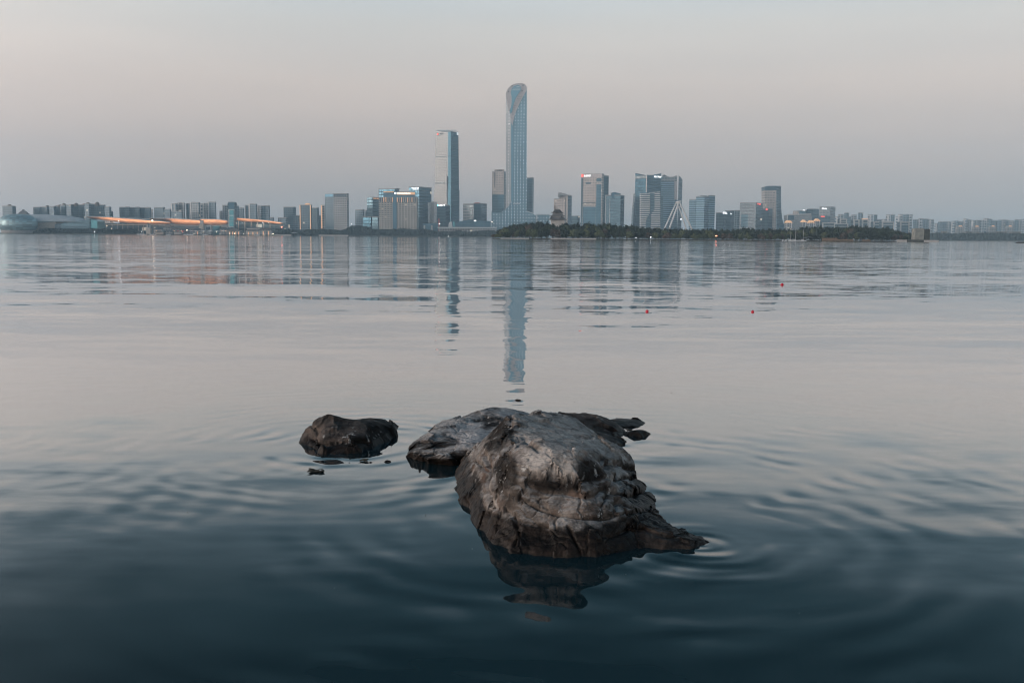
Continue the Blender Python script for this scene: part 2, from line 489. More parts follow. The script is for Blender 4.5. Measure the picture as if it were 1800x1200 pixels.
def water_material():
    m, t, b = new_mat('lake_water')
    geo = N(t, 'ShaderNodeNewGeometry')
    pos = geo.outputs['Position']
    s = N(t, 'ShaderNodeSeparateXYZ')
    t.links.new(pos, s.inputs[0])
    # ripples grow from the sheltered, calm water off the stones towards the open lake
    open_ = N(t, 'ShaderNodeFloatCurve')
    dist = math_node(t, 'DIVIDE', math_node(t, 'LOGARITHM', math_node(t, 'MAXIMUM', s.outputs[1], 1.0), 10.0), 3.0)
    cu = open_.mapping.curves[0]
    for (d_, v_) in ((10, 0.2), (15, 0.35), (22, 0.58), (35, 0.9), (60, 1.0), (150, 1.0)):
        cu.points.new(math.log10(d_) / 3, v_)
    cu.points[0].location, cu.points[-1].location = (0, 0.08), (1, 1.0)
    open_.mapping.update()
    t.links.new(dist, open_.inputs['Value'])
    near = N(t, 'ShaderNodeMapRange')
    t.links.new(s.outputs[1], near.inputs[0])
    near.inputs[1].default_value, near.inputs[2].default_value = 13.5, 9.0
    near.inputs[3].default_value, near.inputs[4].default_value = 0.0, 1.0
    patch = N(t, 'ShaderNodeTexNoise')
    mp = N(t, 'ShaderNodeMapping')
    mp.inputs['Scale'].default_value = (0.02, 0.07, 1)
    t.links.new(pos, mp.inputs[0])
    t.links.new(mp.outputs[0], patch.inputs['Vector'])
    patch.inputs['Scale'].default_value = 1
    patch.inputs['Detail'].default_value = 2
    pf = ramp_node(t, patch.outputs[0], [(0.35, 0.35), (0.65, 1.2)])
    patch2 = N(t, 'ShaderNodeTexNoise')
    t.links.new(pos, patch2.inputs['Vector'])
    patch2.inputs['Scale'].default_value = 0.33
    patch2.inputs['Detail'].default_value = 2
    pf2 = ramp_node(t, patch2.outputs[0], [(0.36, 0.25), (0.62, 1.0)])
    a = slope_noise(t, pos, 0.26, 0.30, 3, 0.6, 3.1)      # long low undulations of the open lake
    c = slope_noise(t, pos, 1.7, 0.30, 3, 0.6, 11.7)       # metre ripples
    d = slope_noise(t, pos, 2.1, 0.42, 4, 0.5, 23.9)       # small ripples near the stones
    tot = vscale(t, a, math_node(t, 'MULTIPLY', open_.outputs[0], 0.105))
    tot = vadd(t, tot, vscale(t, c, math_node(t, 'MULTIPLY', math_node(t, 'MULTIPLY', open_.outputs[0], pf), 0.18)))
    tot = vadd(t, tot, vscale(t, d, math_node(t, 'MULTIPLY', near.outputs[0], math_node(t, 'MULTIPLY', pf2, 0.13))))
    for (x, y, wl, amp, reach) in RINGS:
        dv = N(t, 'ShaderNodeVectorMath', operation='SUBTRACT')
        t.links.new(pos, dv.inputs[0])
        dv.inputs[1].default_value = (x, y, 0)
        ln = N(t, 'ShaderNodeVectorMath', operation='LENGTH')
        t.links.new(dv.outputs[0], ln.inputs[0])
        nm = N(t, 'ShaderNodeVectorMath', operation='NORMALIZE')
        t.links.new(dv.outputs[0], nm.inputs[0])
        wob = N(t, 'ShaderNodeTexNoise')
        wob.inputs['Scale'].default_value = 0.9
        wob.inputs['Detail'].default_value = 2
        t.links.new(pos, wob.inputs['Vector'])
        r = math_node(t, 'MULTIPLY_ADD', wob.outputs[0], wl * 2.0, ln.outputs['Value'])
        ph = math_node(t, 'SINE', math_node(t, 'MULTIPLY', r, 2 * math.pi / wl))
        fall = math_node(t, 'POWER', 2.718, math_node(t, 'MULTIPLY', ln.outputs['Value'], -1.0 / reach))
        ampn = math_node(t, 'MULTIPLY', math_node(t, 'MULTIPLY', ph, fall), amp)
        wob2 = ramp_node(t, wob.outputs[0], [(0.40, 0.05), (0.60, 1.4)])
        tot = vadd(t, tot, vscale(t, nm.outputs[0], math_node(t, 'MULTIPLY', ampn, wob2)))
    # wave backs that tilt away at a grazing view are hidden by the fronts before them
    inc = geo.outputs['Incoming']
    si = N(t, 'ShaderNodeSeparateXYZ')
    t.links.new(inc, si.inputs[0])
    cv = N(t, 'ShaderNodeCombineXYZ')
    t.links.new(si.outputs[0], cv.inputs[0])
    t.links.new(si.outputs[1], cv.inputs[1])
    vn = N(t, 'ShaderNodeVectorMath', operation='NORMALIZE')
    t.links.new(cv.outputs[0], vn.inputs[0])
    dt = N(t, 'ShaderNodeVectorMath', operation='DOT_PRODUCT')
    t.links.new(tot, dt.inputs[0])
    t.links.new(vn.outputs[0], dt.inputs[1])
    lim = math_node(t, 'MULTIPLY', si.outputs[2], 0.46)
    tt = dt.outputs['Value']
    fold = math_node(t, 'SUBTRACT', math_node(t, 'ABSOLUTE', math_node(t, 'ADD', tt, lim)), lim)
    tot = vadd(t, tot, vscale(t, vn.outputs[0], math_node(t, 'SUBTRACT', fold, tt)))
    flat = N(t, 'ShaderNodeVectorMath', operation='MULTIPLY')
    t.links.new(tot, flat.inputs[0])
    flat.inputs[1].default_value = (1, 1, 0)
    nrm = N(t, 'ShaderNodeVectorMath', operation='NORMALIZE')
    t.links.new(vadd(t, flat.outputs[0], (0, 0, 1)), nrm.inputs[0])
    # reflectance against the angle of view
    lw = N(t, 'ShaderNodeLayerWeight')
    lw.inputs['Blend'].default_value = 0.5
    t.links.new(nrm.outputs[0], lw.inputs['Normal'])
    refl = ramp_node(t, lw.outputs['Facing'], [
        (0.0, 0.02), (0.45, 0.035), (0.59, 0.058), (0.68, 0.125), (0.75, 0.28), (0.82, 0.58), (0.88, 0.78), (0.95, 0.88), (1.0, 0.94)])
    gl = N(t, 'ShaderNodeBsdfGlossy')
    gl.inputs['Roughness'].default_value = 0.02
    gl.inputs['Color'].default_value = (1, 1, 1, 1)
    t.links.new(nrm.outputs[0], gl.inputs['Normal'])
    df = N(t, 'ShaderNodeBsdfDiffuse')
    df.inputs['Color'].default_value = (0.007, 0.024, 0.031, 1)
    mx = N(t, 'ShaderNodeMixShader')
    t.links.new(refl, mx.inputs[0])
    t.links.new(df.outputs[0], mx.inputs[1])
    t.links.new(gl.outputs[0], mx.inputs[2])
    t.links.new(mx.outputs[0], t.nodes['Material Output'].inputs['Surface'])
    t.nodes.remove(b)
    return m


for (px, py, wl, amp, reach) in ((1228, 957, 0.14, 0.05, 0.40), (1228, 957, 0.36, 0.042, 1.4), (985, 890, 0.34, 0.036, 2.6), (620, 785, 0.26, 0.05, 1.2), (1080, 770, 0.3, 0.03, 0.9)):
    g = ground(px, py)
    RINGS.append((g.x, g.y, wl, amp, reach))
w = MB()
w.face([(-2800, -40, 0), (2800, -40, 0), (2800, 5500, 0), (-2800, 5500, 0)])
struct(w.build('lake_water', water_material()))

# ------------------------------------------------------------------ ground
def land_sheet(name, pts, z, mat, bank=0.0):
    """pts: plan outline; a low bank all round going below the water"""
    mb = MB()
    mb.prism(pts, -0.6, z)
    return struct(mb.build(name, mat))


far = [(-2780, 2060)] + [(PX(px, D), D) for px, D in ((-60, 2040), (250, 2050), (480, 2080), (520, 2180), (600, 2230), (870, 2250), (1100, 2260), (1400, 2280), (1640, 2230), (1900, 2200))] + [(2780, 2300), (2780, 5480), (-2780, 5480)]
land_sheet('far_shore_ground', far, LAND, M['land'])
isl = [(PX(px, D), D) for px, D in ((866, 905), (880, 893), (930, 885), (1010, 882), (1120, 886), (1250, 884), (1390, 880), (1480, 870), (1560, 868), (1625, 872), (1652, 885), (1640, 905), (1560, 990), (1300, 1010), (1000, 1010), (880, 950))]
land_sheet('island_ground', isl, 0.5, M['soil'])

# ------------------------------------------------------------------ rocks
def _hash(ix, iy, iz, k):
    h = (ix * 374761393 + iy * 668265263 + iz * 2147483647 + k * 1274126177) & 0xFFFFFFFF
    h = ((h ^ (h >> 13)) * 1274126177) & 0xFFFFFFFF
    h = ((h ^ (h >> 16)) * 2246822519) & 0xFFFFFFFF
    return ((h ^ (h >> 15)) & 0xFFFF) / 65535.0


def vnoise(p, k=0):
    i = np.floor(p).astype(np.int64)
    f = p - i
    f = f * f * f * (f * (f * 6 - 15) + 10)
    r = 0
    for dx in (0, 1):
        for dy in (0, 1):
            for dz in (0, 1):
                wgt = (f[:, 0] if dx else 1 - f[:, 0]) * (f[:, 1] if dy else 1 - f[:, 1]) * (f[:, 2] if dz else 1 - f[:, 2])
                r = r + wgt * _hash(i[:, 0] + dx, i[:, 1] + dy, i[:, 2] + dz, k)
    return r * 2 - 1


def fbm(p, octaves=5, gain=0.5, k=0, ridge=False):
    a, s, tot = 1.0, 0, 0
    q = p.copy()
    for o in range(octaves):
        n = vnoise(q, k + o)
        if ridge:
            n = 1 - 2 * np.abs(n)
        s = s + a * n
        tot += a
        a *= gain
        q = q * 2.03 + 17.1
    return s / tot


def worley(p, k=0):
    i = np.floor(p).astype(np.int64)
    d1 = np.full(len(p), 9.0)
    d2 = np.full(len(p), 9.0)
    for dx in (-1, 0, 1):
        for dy in (-1, 0, 1):
            for dz in (-1, 0, 1):
                c = i + np.array([dx, dy, dz])
                q = np.stack([_hash(c[:, 0], c[:, 1], c[:, 2], k + j) for j in range(3)], 1)
                d = np.linalg.norm(c + q - p, axis=1)
                n1 = np.minimum(d1, d)
                d2 = np.minimum(d2, np.maximum(d1, d))
                d1 = n1
    return d1, d2


def rbf_surface(ctrl, X, Y, smooth=0.002):
    c = np.array(ctrl)
    r = np.linalg.norm(c[:, None, :2] - c[None, :, :2], axis=2)
    n = len(c)
    A = np.zeros((n + 3, n + 3))
    A[:n, :n] = r + smooth * np.eye(n) * -1
    A[:n, n] = 1
    A[:n, n + 1:] = c[:, :2]
    A[n:, :n] = A[:n, n:].T
    rhs = np.concatenate([c[:, 2], [0, 0, 0]])
    wgt = np.linalg.solve(A, rhs)
    out = np.zeros(X.shape)
    for k in range(n):
        out += wgt[k] * np.hypot(X - c[k, 0], Y - c[k, 1])
    return out + wgt[n] + wgt[n + 1] * X + wgt[n + 2] * Y


def rock(name, label, waterline, interior, hidden, mat, step, seed, rough=1.0, strata=(0.25, 0.15, 1.0), st_amp=0.03, st_len=0.09, skirt=0.16, extra=None, facets=((0.26, 0.6, 0.05), (0.09, 0.35, 0.012)), st_mask=None, undercut=None, grooves=(), stain_shades=(), pales=(), zmax=9.0, fine=None):
    """waterline: pixels on the water; interior: (px, py, D) on the stone; hidden: (x, y, z) on the far side"""
    wl = [ground(px, py) for px, py in waterline]
    inn = [P(*q) for q in interior]
    ctrl = [(p.x, p.y, p.z) for p in wl + inn] + list(hidden)
    cx = sum(p[0] for p in ctrl) / len(ctrl)
    cy = sum(p[1] for p in ctrl) / len(ctrl)
    rim = [(p.x, p.y) for p in wl] + [(h[0], h[1]) for h in hidden if h[2] <= 0.001]
    for (x, y) in rim:
        L = math.hypot(x - cx, y - cy)
        ctrl.append((x + (x - cx) / L * skirt, y + (y - cy) / L * skirt, -0.28))
    xs = [c[0] for c in ctrl]
    ys = [c[1] for c in ctrl]
    nx = int((max(xs) - min(xs) + 0.2) / step)
    ny = int((max(ys) - min(ys) + 0.2) / step)
    gx = min(xs) - 0.1 + np.arange(nx) * step
    gy = min(ys) - 0.1 + np.arange(ny) * step
    if fine:          # closer rows where the front face drops steeply
        gy = np.concatenate([gy[gy < fine[0]], np.arange(fine[0], fine[1], fine[2]), gy[gy > fine[1]]])
        ny = len(gy)
    X, Y = np.meshgrid(gx, gy)
    # warp the plan a little so that ridges wander
    q = np.stack([X.ravel() * 2.2, Y.ravel() * 2.2, np.zeros(X.size)], 1)
    wx = fbm(q, 4, 0.5, seed).reshape(X.shape) * 0.03 * rough
    wy = fbm(q + 31.7, 4, 0.5, seed + 9).reshape(X.shape) * 0.03 * rough
    surf = lambda x, y: np.clip(rbf_surface(ctrl, x, y), -0.30, zmax)
    Z = surf(X + wx, Y + wy)
    # chipped facets: inside each cell the surface follows the plane that touches it at the cell's heart
    for cs, amt, lim in facets:
        jx = X / cs + 0.35 * fbm(q * 2.3, 3, 0.5, seed + 70).reshape(X.shape)
        jy = Y / (cs * 1.25) + 0.35 * fbm(q * 2.3 + 9.1, 3, 0.5, seed + 71).reshape(X.shape)
        ci, cj = np.floor(jx).astype(np.int64), np.floor(jy).astype(np.int64)
        best = np.full(X.shape, 99.0)
        hx, hy = np.zeros(X.shape), np.zeros(X.shape)
        for dx in (-1, 0, 1):
            for dy in (-1, 0, 1):
                ax = ci + dx + 0.15 + 0.7 * _hash(ci + dx, cj + dy, ci * 0 + 3, seed)
                ay = cj + dy + 0.15 + 0.7 * _hash(ci + dx, cj + dy, ci * 0 + 8, seed)
                d = np.hypot(ax - jx, ay - jy)
                m_ = d < best
                best = np.where(m_, d, best)
                hx = np.where(m_, X + (ax - jx) * cs, hx)
                hy = np.where(m_, Y + (ay - jy) * cs * 1.25, hy)
        e = 0.03
        z0 = surf(hx, hy)
        zx = (surf(hx + e, hy) - surf(hx - e, hy)) / (2 * e)
        zy = (surf(hx, hy + e) - surf(hx, hy - e)) / (2 * e)
        dz = z0 + zx * (X - hx) + zy * (Y - hy) - Z
        Z = Z + amt * np.clip(dz, -lim, lim)
    if extra:
        Z = extra(X, Y, Z)
    dzy, dzx = np.gradient(Z, gy, gx)
    nrm = np.stack([-dzx.ravel(), -dzy.ravel(), np.ones(X.size)], 1)
    nrm /= np.linalg.norm(nrm, axis=1)[:, None]
    p = np.stack([X.ravel(), Y.ravel(), Z.ravel()], 1)
    steep = 1 - nrm[:, 2]
    # bedding: ledges along a tilted set of planes, strongest on the steep flanks
    sn = np.array(strata) / np.linalg.norm(strata)
    wv = p @ sn + 0.035 * fbm(p * 2.4, 3, 0.5, seed + 21)
    ph = wv / st_len
    fr = ph - np.floor(ph)
    lay = np.floor(ph).astype(np.int64)
    amp = 0.35 + 0.65 * _hash(lay, lay * 0 + seed, lay * 0, 5)
    prof = np.where(fr < 0.80, np.sin(np.clip(fr / 0.80, 0, 1) * np.pi) ** 0.4 - 0.5, -0.5 - 0.8 * np.sin((fr - 0.80) / 0.20 * np.pi))
    breakup = np.clip(0.5 + 1.2 * fbm(p * 1.7, 3, 0.5, seed + 40), 0, 1.2)
    if st_mask:
        breakup = breakup * st_mask(p)
    low = np.clip(p[:, 2] / 0.09, 0.12, 1)        # the flat foot is worn smooth by the water
    disp = low * st_amp * prof * amp * (0.12 + 1.3 * steep) * breakup
    disp += (0.4 + 0.6 * low) * 0.022 * rough * fbm(p * 3.1, 6, 0.52, seed + 3)
    disp += 0.009 * rough * (fbm(p * np.array([6.0, 6.0, 11.0]), 5, 0.55, seed + 13, ridge=True) - 0.3)
    # fractures
    pw = p * np.array([2.6, 1.9, 3.4]) + 0.35 * np.stack([fbm(p * 4, 3, 0.5, seed + 60 + j) for j in range(3)], 1)
    d1, d2 = worley(pw, seed)
    disp -= 0.012 * rough * np.clip(1 - (d2 - d1) / 0.03, 0, 1)
    d1b, d2b = worley(p * 9.0 + 0.4 * fbm(p * 13, 2, 0.5, seed + 77)[:, None], seed + 4)
    disp -= 0.003 * rough * np.clip(1 - (d2b - d1b) / 0.08, 0, 1)
    disp += 0.005 * rough * fbm(p * 40, 3, 0.6, seed + 90)
    # fissures and bedding joints, traced where they run over the stone
    Rn = np.array(R3)
    v = (p - np.array([0, 0, CAM_H])) @ Rn
    uv_ = np.stack([900 - v[:, 0] / v[:, 2] * FPX, 600 + v[:, 1] / v[:, 2] * FPX], 1)
    wob = np.stack([fbm(p * 5, 4, 0.55, seed + 50), fbm(p * 5, 4, 0.55, seed + 51)], 1)
    for pts, wd, dep in grooves:
        d = np.full(len(p), 1e9)
        ww = uv_ + wob * 8
        for a, b in zip(pts[:-1], pts[1:]):
            a, b = np.array(a, float), np.array(b, float)
            tt = np.clip(((ww - a) @ (b - a)) / ((b - a) @ (b - a)), 0, 1)
            d = np.minimum(d, np.linalg.norm(ww - a - tt[:, None] * (b - a), axis=1))
        disp -= dep * np.exp(-(d / wd) ** 2)

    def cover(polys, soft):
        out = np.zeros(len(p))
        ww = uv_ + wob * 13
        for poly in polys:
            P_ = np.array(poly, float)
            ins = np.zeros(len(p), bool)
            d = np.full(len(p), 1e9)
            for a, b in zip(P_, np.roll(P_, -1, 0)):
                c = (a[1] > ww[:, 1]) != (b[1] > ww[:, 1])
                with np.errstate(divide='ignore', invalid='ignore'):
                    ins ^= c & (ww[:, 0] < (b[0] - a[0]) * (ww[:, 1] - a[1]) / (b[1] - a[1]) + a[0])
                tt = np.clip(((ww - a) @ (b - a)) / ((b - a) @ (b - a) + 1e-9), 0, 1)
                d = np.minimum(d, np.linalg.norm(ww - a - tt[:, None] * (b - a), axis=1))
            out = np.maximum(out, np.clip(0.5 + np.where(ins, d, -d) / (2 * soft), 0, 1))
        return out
    stain, pale = cover(stain_shades, 4.0), cover(pales, 7.0)
    p = p + nrm * disp[:, None]
    if undercut:      # the foot of the front face is worn back under its edge
        zc, ku, y_max = undercut
        p[:, 1] += np.where(p[:, 1] < y_max, np.clip(zc - p[:, 2], 0, 0.3) * ku, 0)
    keep = (Z.ravel() > -0.24)
    idx = np.arange(nx * ny).reshape(ny, nx)
    quads = np.stack([idx[:-1, :-1], idx[:-1, 1:], idx[1:, 1:], idx[1:, :-1]], -1).reshape(-1, 4)
    quads = quads[keep[quads].all(1)]
    used, inv = np.unique(quads, return_inverse=True)
    quads = inv.reshape(-1, 4)
    p = p[used]
    stain, pale = stain[used], pale[used]
    org = np.array([cx, cy, 0.0])
    me = bpy.data.meshes.new(name)
    me.vertices.add(len(p))
    me.vertices.foreach_set('co', (p - org).astype(np.float32).ravel())
    me.loops.add(quads.size)
    me.loops.foreach_set('vertex_index', quads.astype(np.int32).ravel())
    me.polygons.add(len(quads))
    me.polygons.foreach_set('loop_start', np.arange(0, quads.size, 4, dtype=np.int32))
    me.polygons.foreach_set('loop_total', np.full(len(quads), 4, dtype=np.int32))
    me.polygons.foreach_set('use_smooth', np.ones(len(quads), dtype=bool))
    for an, arr in (('lichen', stain), ('weathered', pale)):  # lichen: dark patches and painted shade; weathered: pale patches
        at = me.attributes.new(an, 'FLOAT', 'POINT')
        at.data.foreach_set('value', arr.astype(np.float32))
    me.materials.append(mat)
    me.update()
    me.validate()
    o = bpy.data.objects.new(name, me)
    o.location = org
    COL.objects.link(o)
    tag(o, label, 'rock', 'rocks in the near water')
    return o


def rock_material(name, light, mid, dark, wet_h=0.10, pale=0.5):
    m, t, b = new_mat(name)
    tcn = N(t, 'ShaderNodeTexCoord')
    ob = tcn.outputs['Object']
    geo = N(t, 'ShaderNodeNewGeometry')

    def noise(scale, detail=6, rough=0.6, vec=ob, sc=(1, 1, 1)):
        mp = N(t, 'ShaderNodeMapping')
        mp.inputs['Scale'].default_value = sc
        t.links.new(vec, mp.inputs[0])
        n = N(t, 'ShaderNodeTexNoise')
        n.inputs['Scale'].default_value = scale
        n.inputs['Detail'].default_value = detail
        n.inputs['Roughness'].default_value = rough
        t.links.new(mp.outputs[0], n.inputs['Vector'])
        return n.outputs[0]
    big = noise(2.1, 5, 0.6)
    med = noise(6.5, 7, 0.68)
    fine = noise(38, 6, 0.7)
    bed = noise(4.0, 6, 0.65, sc=(0.6, 0.8, 5.5))
    f = math_node(t, 'ADD', math_node(t, 'MULTIPLY', big, 0.55), math_node(t, 'MULTIPLY', med, 0.45))
    col = ramp_node(t, f, [(0.36, dark), (0.47, mid), (0.58, light), (0.70, tuple(min(1, c * 1.35) for c in light))])
    col = mix_rgb(t, ramp_node(t, bed, [(0.42, 0.55), (0.56, 0.0)]), col, dark)
    rust = ramp_node(t, noise(3.3, 5, 0.6, sc=(1.3, 1.1, 0.7)), [(0.52, 0.0), (0.66, 0.5)])
    col = mix_rgb(t, rust, col, (0.115, 0.060, 0.038))
    # lichen and algae, black film in patches
    film = ramp_node(t, noise(1.7, 6, 0.66, sc=(1.2, 0.9, 1.4)), [(0.50, 0.0), (0.60, 0.82)])
    col = mix_rgb(t, film, col, tuple(c * 0.45 for c in dark))
    # paler tone on the upward surfaces
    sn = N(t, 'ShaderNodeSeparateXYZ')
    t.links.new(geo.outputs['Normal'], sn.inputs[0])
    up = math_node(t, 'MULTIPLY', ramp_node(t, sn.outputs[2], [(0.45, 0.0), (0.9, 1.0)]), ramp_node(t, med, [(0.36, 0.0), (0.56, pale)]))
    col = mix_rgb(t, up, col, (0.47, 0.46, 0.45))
    at = N(t, 'ShaderNodeAttribute', attribute_name='weathered')  # pale patches, plus a glint painted on one wet ledge
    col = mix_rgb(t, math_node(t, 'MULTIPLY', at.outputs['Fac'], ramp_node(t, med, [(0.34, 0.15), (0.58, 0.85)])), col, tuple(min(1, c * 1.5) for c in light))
    at2 = N(t, 'ShaderNodeAttribute', attribute_name='lichen')  # dark and wet patches together with shade painted into the colour
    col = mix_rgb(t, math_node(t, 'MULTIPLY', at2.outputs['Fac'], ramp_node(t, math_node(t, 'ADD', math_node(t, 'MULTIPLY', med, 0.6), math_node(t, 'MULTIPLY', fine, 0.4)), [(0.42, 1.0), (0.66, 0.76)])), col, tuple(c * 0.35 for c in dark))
    # white droppings and calcite flecks
    fl = math_node(t, 'MULTIPLY', ramp_node(t, noise(11, 5, 0.72, sc=(1, 1, 0.5)), [(0.605, 0.0), (0.64, 0.85)]), ramp_node(t, big, [(0.42, 0.0), (0.55, 1.0)]))
    col = mix_rgb(t, fl, col, (0.55, 0.54, 0.52))
    col = mix_rgb(t, ramp_node(t, fine, [(0.35, 0.35), (0.6, 0.0)]), col, (0.02, 0.018, 0.017))
    # waterline: dark wet, brown algae band above it
    so = N(t, 'ShaderNodeSeparateXYZ')
    t.links.new(ob, so.inputs[0])
    h = math_node(t, 'ADD', so.outputs[2], math_node(t, 'MULTIPLY', math_node(t, 'SUBTRACT', med, 0.5), 0.16))
    wet = N(t, 'ShaderNodeMapRange')
    wet.interpolation_type = 'SMOOTHSTEP'
    t.links.new(h, wet.inputs[0])
    wet.inputs[1].default_value, wet.inputs[2].default_value = wet_h, wet_h * 0.72
    wet.inputs[3].default_value, wet.inputs[4].default_value = 0, 1
    wcol = ramp_node(t, med, [(0.4, (0.007, 0.006, 0.0055)), (0.55, (0.020, 0.014, 0.0105)), (0.70, (0.048, 0.034, 0.027))])
    col = mix_rgb(t, math_node(t, 'MULTIPLY', wet.outputs[0], 0.92), col, wcol)
    t.links.new(col, b.inputs['Base Color'])
    t.links.new(math_node(t, 'MULTIPLY_ADD', wet.outputs[0], -0.35, 0.78), b.inputs['Roughness'])
    b.inputs['Specular IOR Level'].default_value = 0.16
    bp = N(t, 'ShaderNodeBump')
    bp.inputs['Strength'].default_value = 0.7
    bp.inputs['Distance'].default_value = 0.012
    hh = math_node(t, 'ADD', math_node(t, 'MULTIPLY', med, 1.2), math_node(t, 'ADD', math_node(t, 'MULTIPLY', fine, 0.5), math_node(t, 'MULTIPLY', bed, 0.8)))
    t.links.new(hh, bp.inputs['Height'])
    t.links.new(bp.outputs[0], b.inputs['Normal'])
    return m


RK = rock_material('grey_limestone', (0.37, 0.335, 0.305), (0.195, 0.165, 0.143), (0.042, 0.034, 0.029), 0.165, 0.6)
RKD = rock_material('dark_wet_limestone', (0.115, 0.092, 0.078), (0.045, 0.035, 0.03), (0.016, 0.013, 0.012), 0.07, 0.10)
RKM = rock_material('mottled_limestone', (0.36, 0.35, 0.35), (0.19, 0.175, 0.168), (0.035, 0.03, 0.028), 0.075, 0.85)

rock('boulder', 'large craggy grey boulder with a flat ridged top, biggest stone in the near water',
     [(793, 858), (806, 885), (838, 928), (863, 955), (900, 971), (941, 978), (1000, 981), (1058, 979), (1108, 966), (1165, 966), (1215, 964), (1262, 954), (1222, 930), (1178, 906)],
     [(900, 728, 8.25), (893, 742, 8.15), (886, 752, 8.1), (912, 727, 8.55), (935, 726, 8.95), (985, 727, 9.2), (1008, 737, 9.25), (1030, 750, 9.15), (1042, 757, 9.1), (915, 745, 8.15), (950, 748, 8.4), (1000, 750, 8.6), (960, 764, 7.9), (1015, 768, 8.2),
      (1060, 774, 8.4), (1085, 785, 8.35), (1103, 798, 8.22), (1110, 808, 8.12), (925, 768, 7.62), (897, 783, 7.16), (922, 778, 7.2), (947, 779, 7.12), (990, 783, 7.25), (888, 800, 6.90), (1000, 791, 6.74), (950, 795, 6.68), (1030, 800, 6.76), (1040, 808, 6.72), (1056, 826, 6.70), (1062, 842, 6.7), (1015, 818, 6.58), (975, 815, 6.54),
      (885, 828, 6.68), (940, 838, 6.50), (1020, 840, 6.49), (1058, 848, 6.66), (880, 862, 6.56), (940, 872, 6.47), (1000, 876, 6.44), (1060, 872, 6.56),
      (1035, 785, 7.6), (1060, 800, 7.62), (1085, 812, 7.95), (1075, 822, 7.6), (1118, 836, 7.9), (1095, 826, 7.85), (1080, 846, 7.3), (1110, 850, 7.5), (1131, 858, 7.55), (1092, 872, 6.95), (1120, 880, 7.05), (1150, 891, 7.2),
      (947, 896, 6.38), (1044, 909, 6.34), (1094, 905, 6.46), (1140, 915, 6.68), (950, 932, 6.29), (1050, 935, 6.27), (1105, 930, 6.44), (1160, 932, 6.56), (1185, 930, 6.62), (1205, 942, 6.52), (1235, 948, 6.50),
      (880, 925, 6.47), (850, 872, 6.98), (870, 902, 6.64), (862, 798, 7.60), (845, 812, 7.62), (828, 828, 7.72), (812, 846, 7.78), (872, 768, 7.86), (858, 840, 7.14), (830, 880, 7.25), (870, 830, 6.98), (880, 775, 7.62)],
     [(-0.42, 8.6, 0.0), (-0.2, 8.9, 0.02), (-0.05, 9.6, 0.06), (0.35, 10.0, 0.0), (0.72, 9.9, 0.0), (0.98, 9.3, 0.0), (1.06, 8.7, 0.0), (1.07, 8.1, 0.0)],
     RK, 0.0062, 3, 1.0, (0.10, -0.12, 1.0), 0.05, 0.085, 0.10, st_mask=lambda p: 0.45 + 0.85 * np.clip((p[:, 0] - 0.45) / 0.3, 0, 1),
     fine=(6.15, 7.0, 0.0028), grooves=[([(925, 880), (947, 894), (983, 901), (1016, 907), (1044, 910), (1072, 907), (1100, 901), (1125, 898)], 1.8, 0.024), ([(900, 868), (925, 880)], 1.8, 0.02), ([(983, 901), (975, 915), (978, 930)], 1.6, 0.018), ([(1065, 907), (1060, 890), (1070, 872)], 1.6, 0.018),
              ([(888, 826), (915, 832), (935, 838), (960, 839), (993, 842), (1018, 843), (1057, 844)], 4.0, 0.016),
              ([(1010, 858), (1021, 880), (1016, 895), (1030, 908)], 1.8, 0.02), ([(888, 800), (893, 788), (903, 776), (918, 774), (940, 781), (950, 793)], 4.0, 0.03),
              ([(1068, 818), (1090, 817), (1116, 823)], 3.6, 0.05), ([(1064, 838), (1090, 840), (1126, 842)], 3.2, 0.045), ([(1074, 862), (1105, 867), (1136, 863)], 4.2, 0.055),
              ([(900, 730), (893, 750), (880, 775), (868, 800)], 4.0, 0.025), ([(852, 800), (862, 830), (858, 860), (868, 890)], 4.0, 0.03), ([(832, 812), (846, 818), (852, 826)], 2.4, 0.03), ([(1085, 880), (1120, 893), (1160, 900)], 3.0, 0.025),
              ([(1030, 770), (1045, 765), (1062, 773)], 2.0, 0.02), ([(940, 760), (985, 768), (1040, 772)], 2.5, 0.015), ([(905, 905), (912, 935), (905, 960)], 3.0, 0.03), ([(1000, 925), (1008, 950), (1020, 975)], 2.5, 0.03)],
     stain_shades=[[(1025, 807), (1035, 803), (1043, 813), (1058, 820), (1061, 837), (1052, 847), (1035, 846), (1020, 843), (1019, 820)],  # shade on the bulge's right side, painted dark
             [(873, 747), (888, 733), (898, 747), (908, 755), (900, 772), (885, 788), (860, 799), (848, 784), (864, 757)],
             [(943, 838), (1018, 842), (1022, 858), (993, 867), (968, 862), (947, 858), (932, 846)],  # shade in the recess below the bulge, painted dark
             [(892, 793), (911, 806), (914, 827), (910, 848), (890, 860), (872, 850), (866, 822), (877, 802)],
             [(806, 838), (836, 832), (846, 856), (852, 900), (838, 930), (810, 900), (792, 860)], [(1060, 850), (1075, 850), (1080, 875), (1068, 880)], [(820, 880), (862, 901), (900, 914), (930, 925), (950, 930), (985, 933), (1010, 938), (1050, 928), (1080, 913), (1108, 903), (1135, 925), (1130, 990), (830, 990), (800, 890)], [(1076, 862), (1134, 858), (1134, 867), (1080, 870)]],  # wet flank and foot, plus shade painted under the lowest ledge
     pales=[[(912, 732), (990, 729), (1030, 753), (1090, 788), (1102, 806), (1060, 800), (1000, 785), (940, 775), (908, 765)], [(912, 793), (960, 789), (1012, 798), (1016, 834), (945, 834), (920, 822)], [(1070, 824), (1115, 830), (1120, 850), (1075, 858)]])
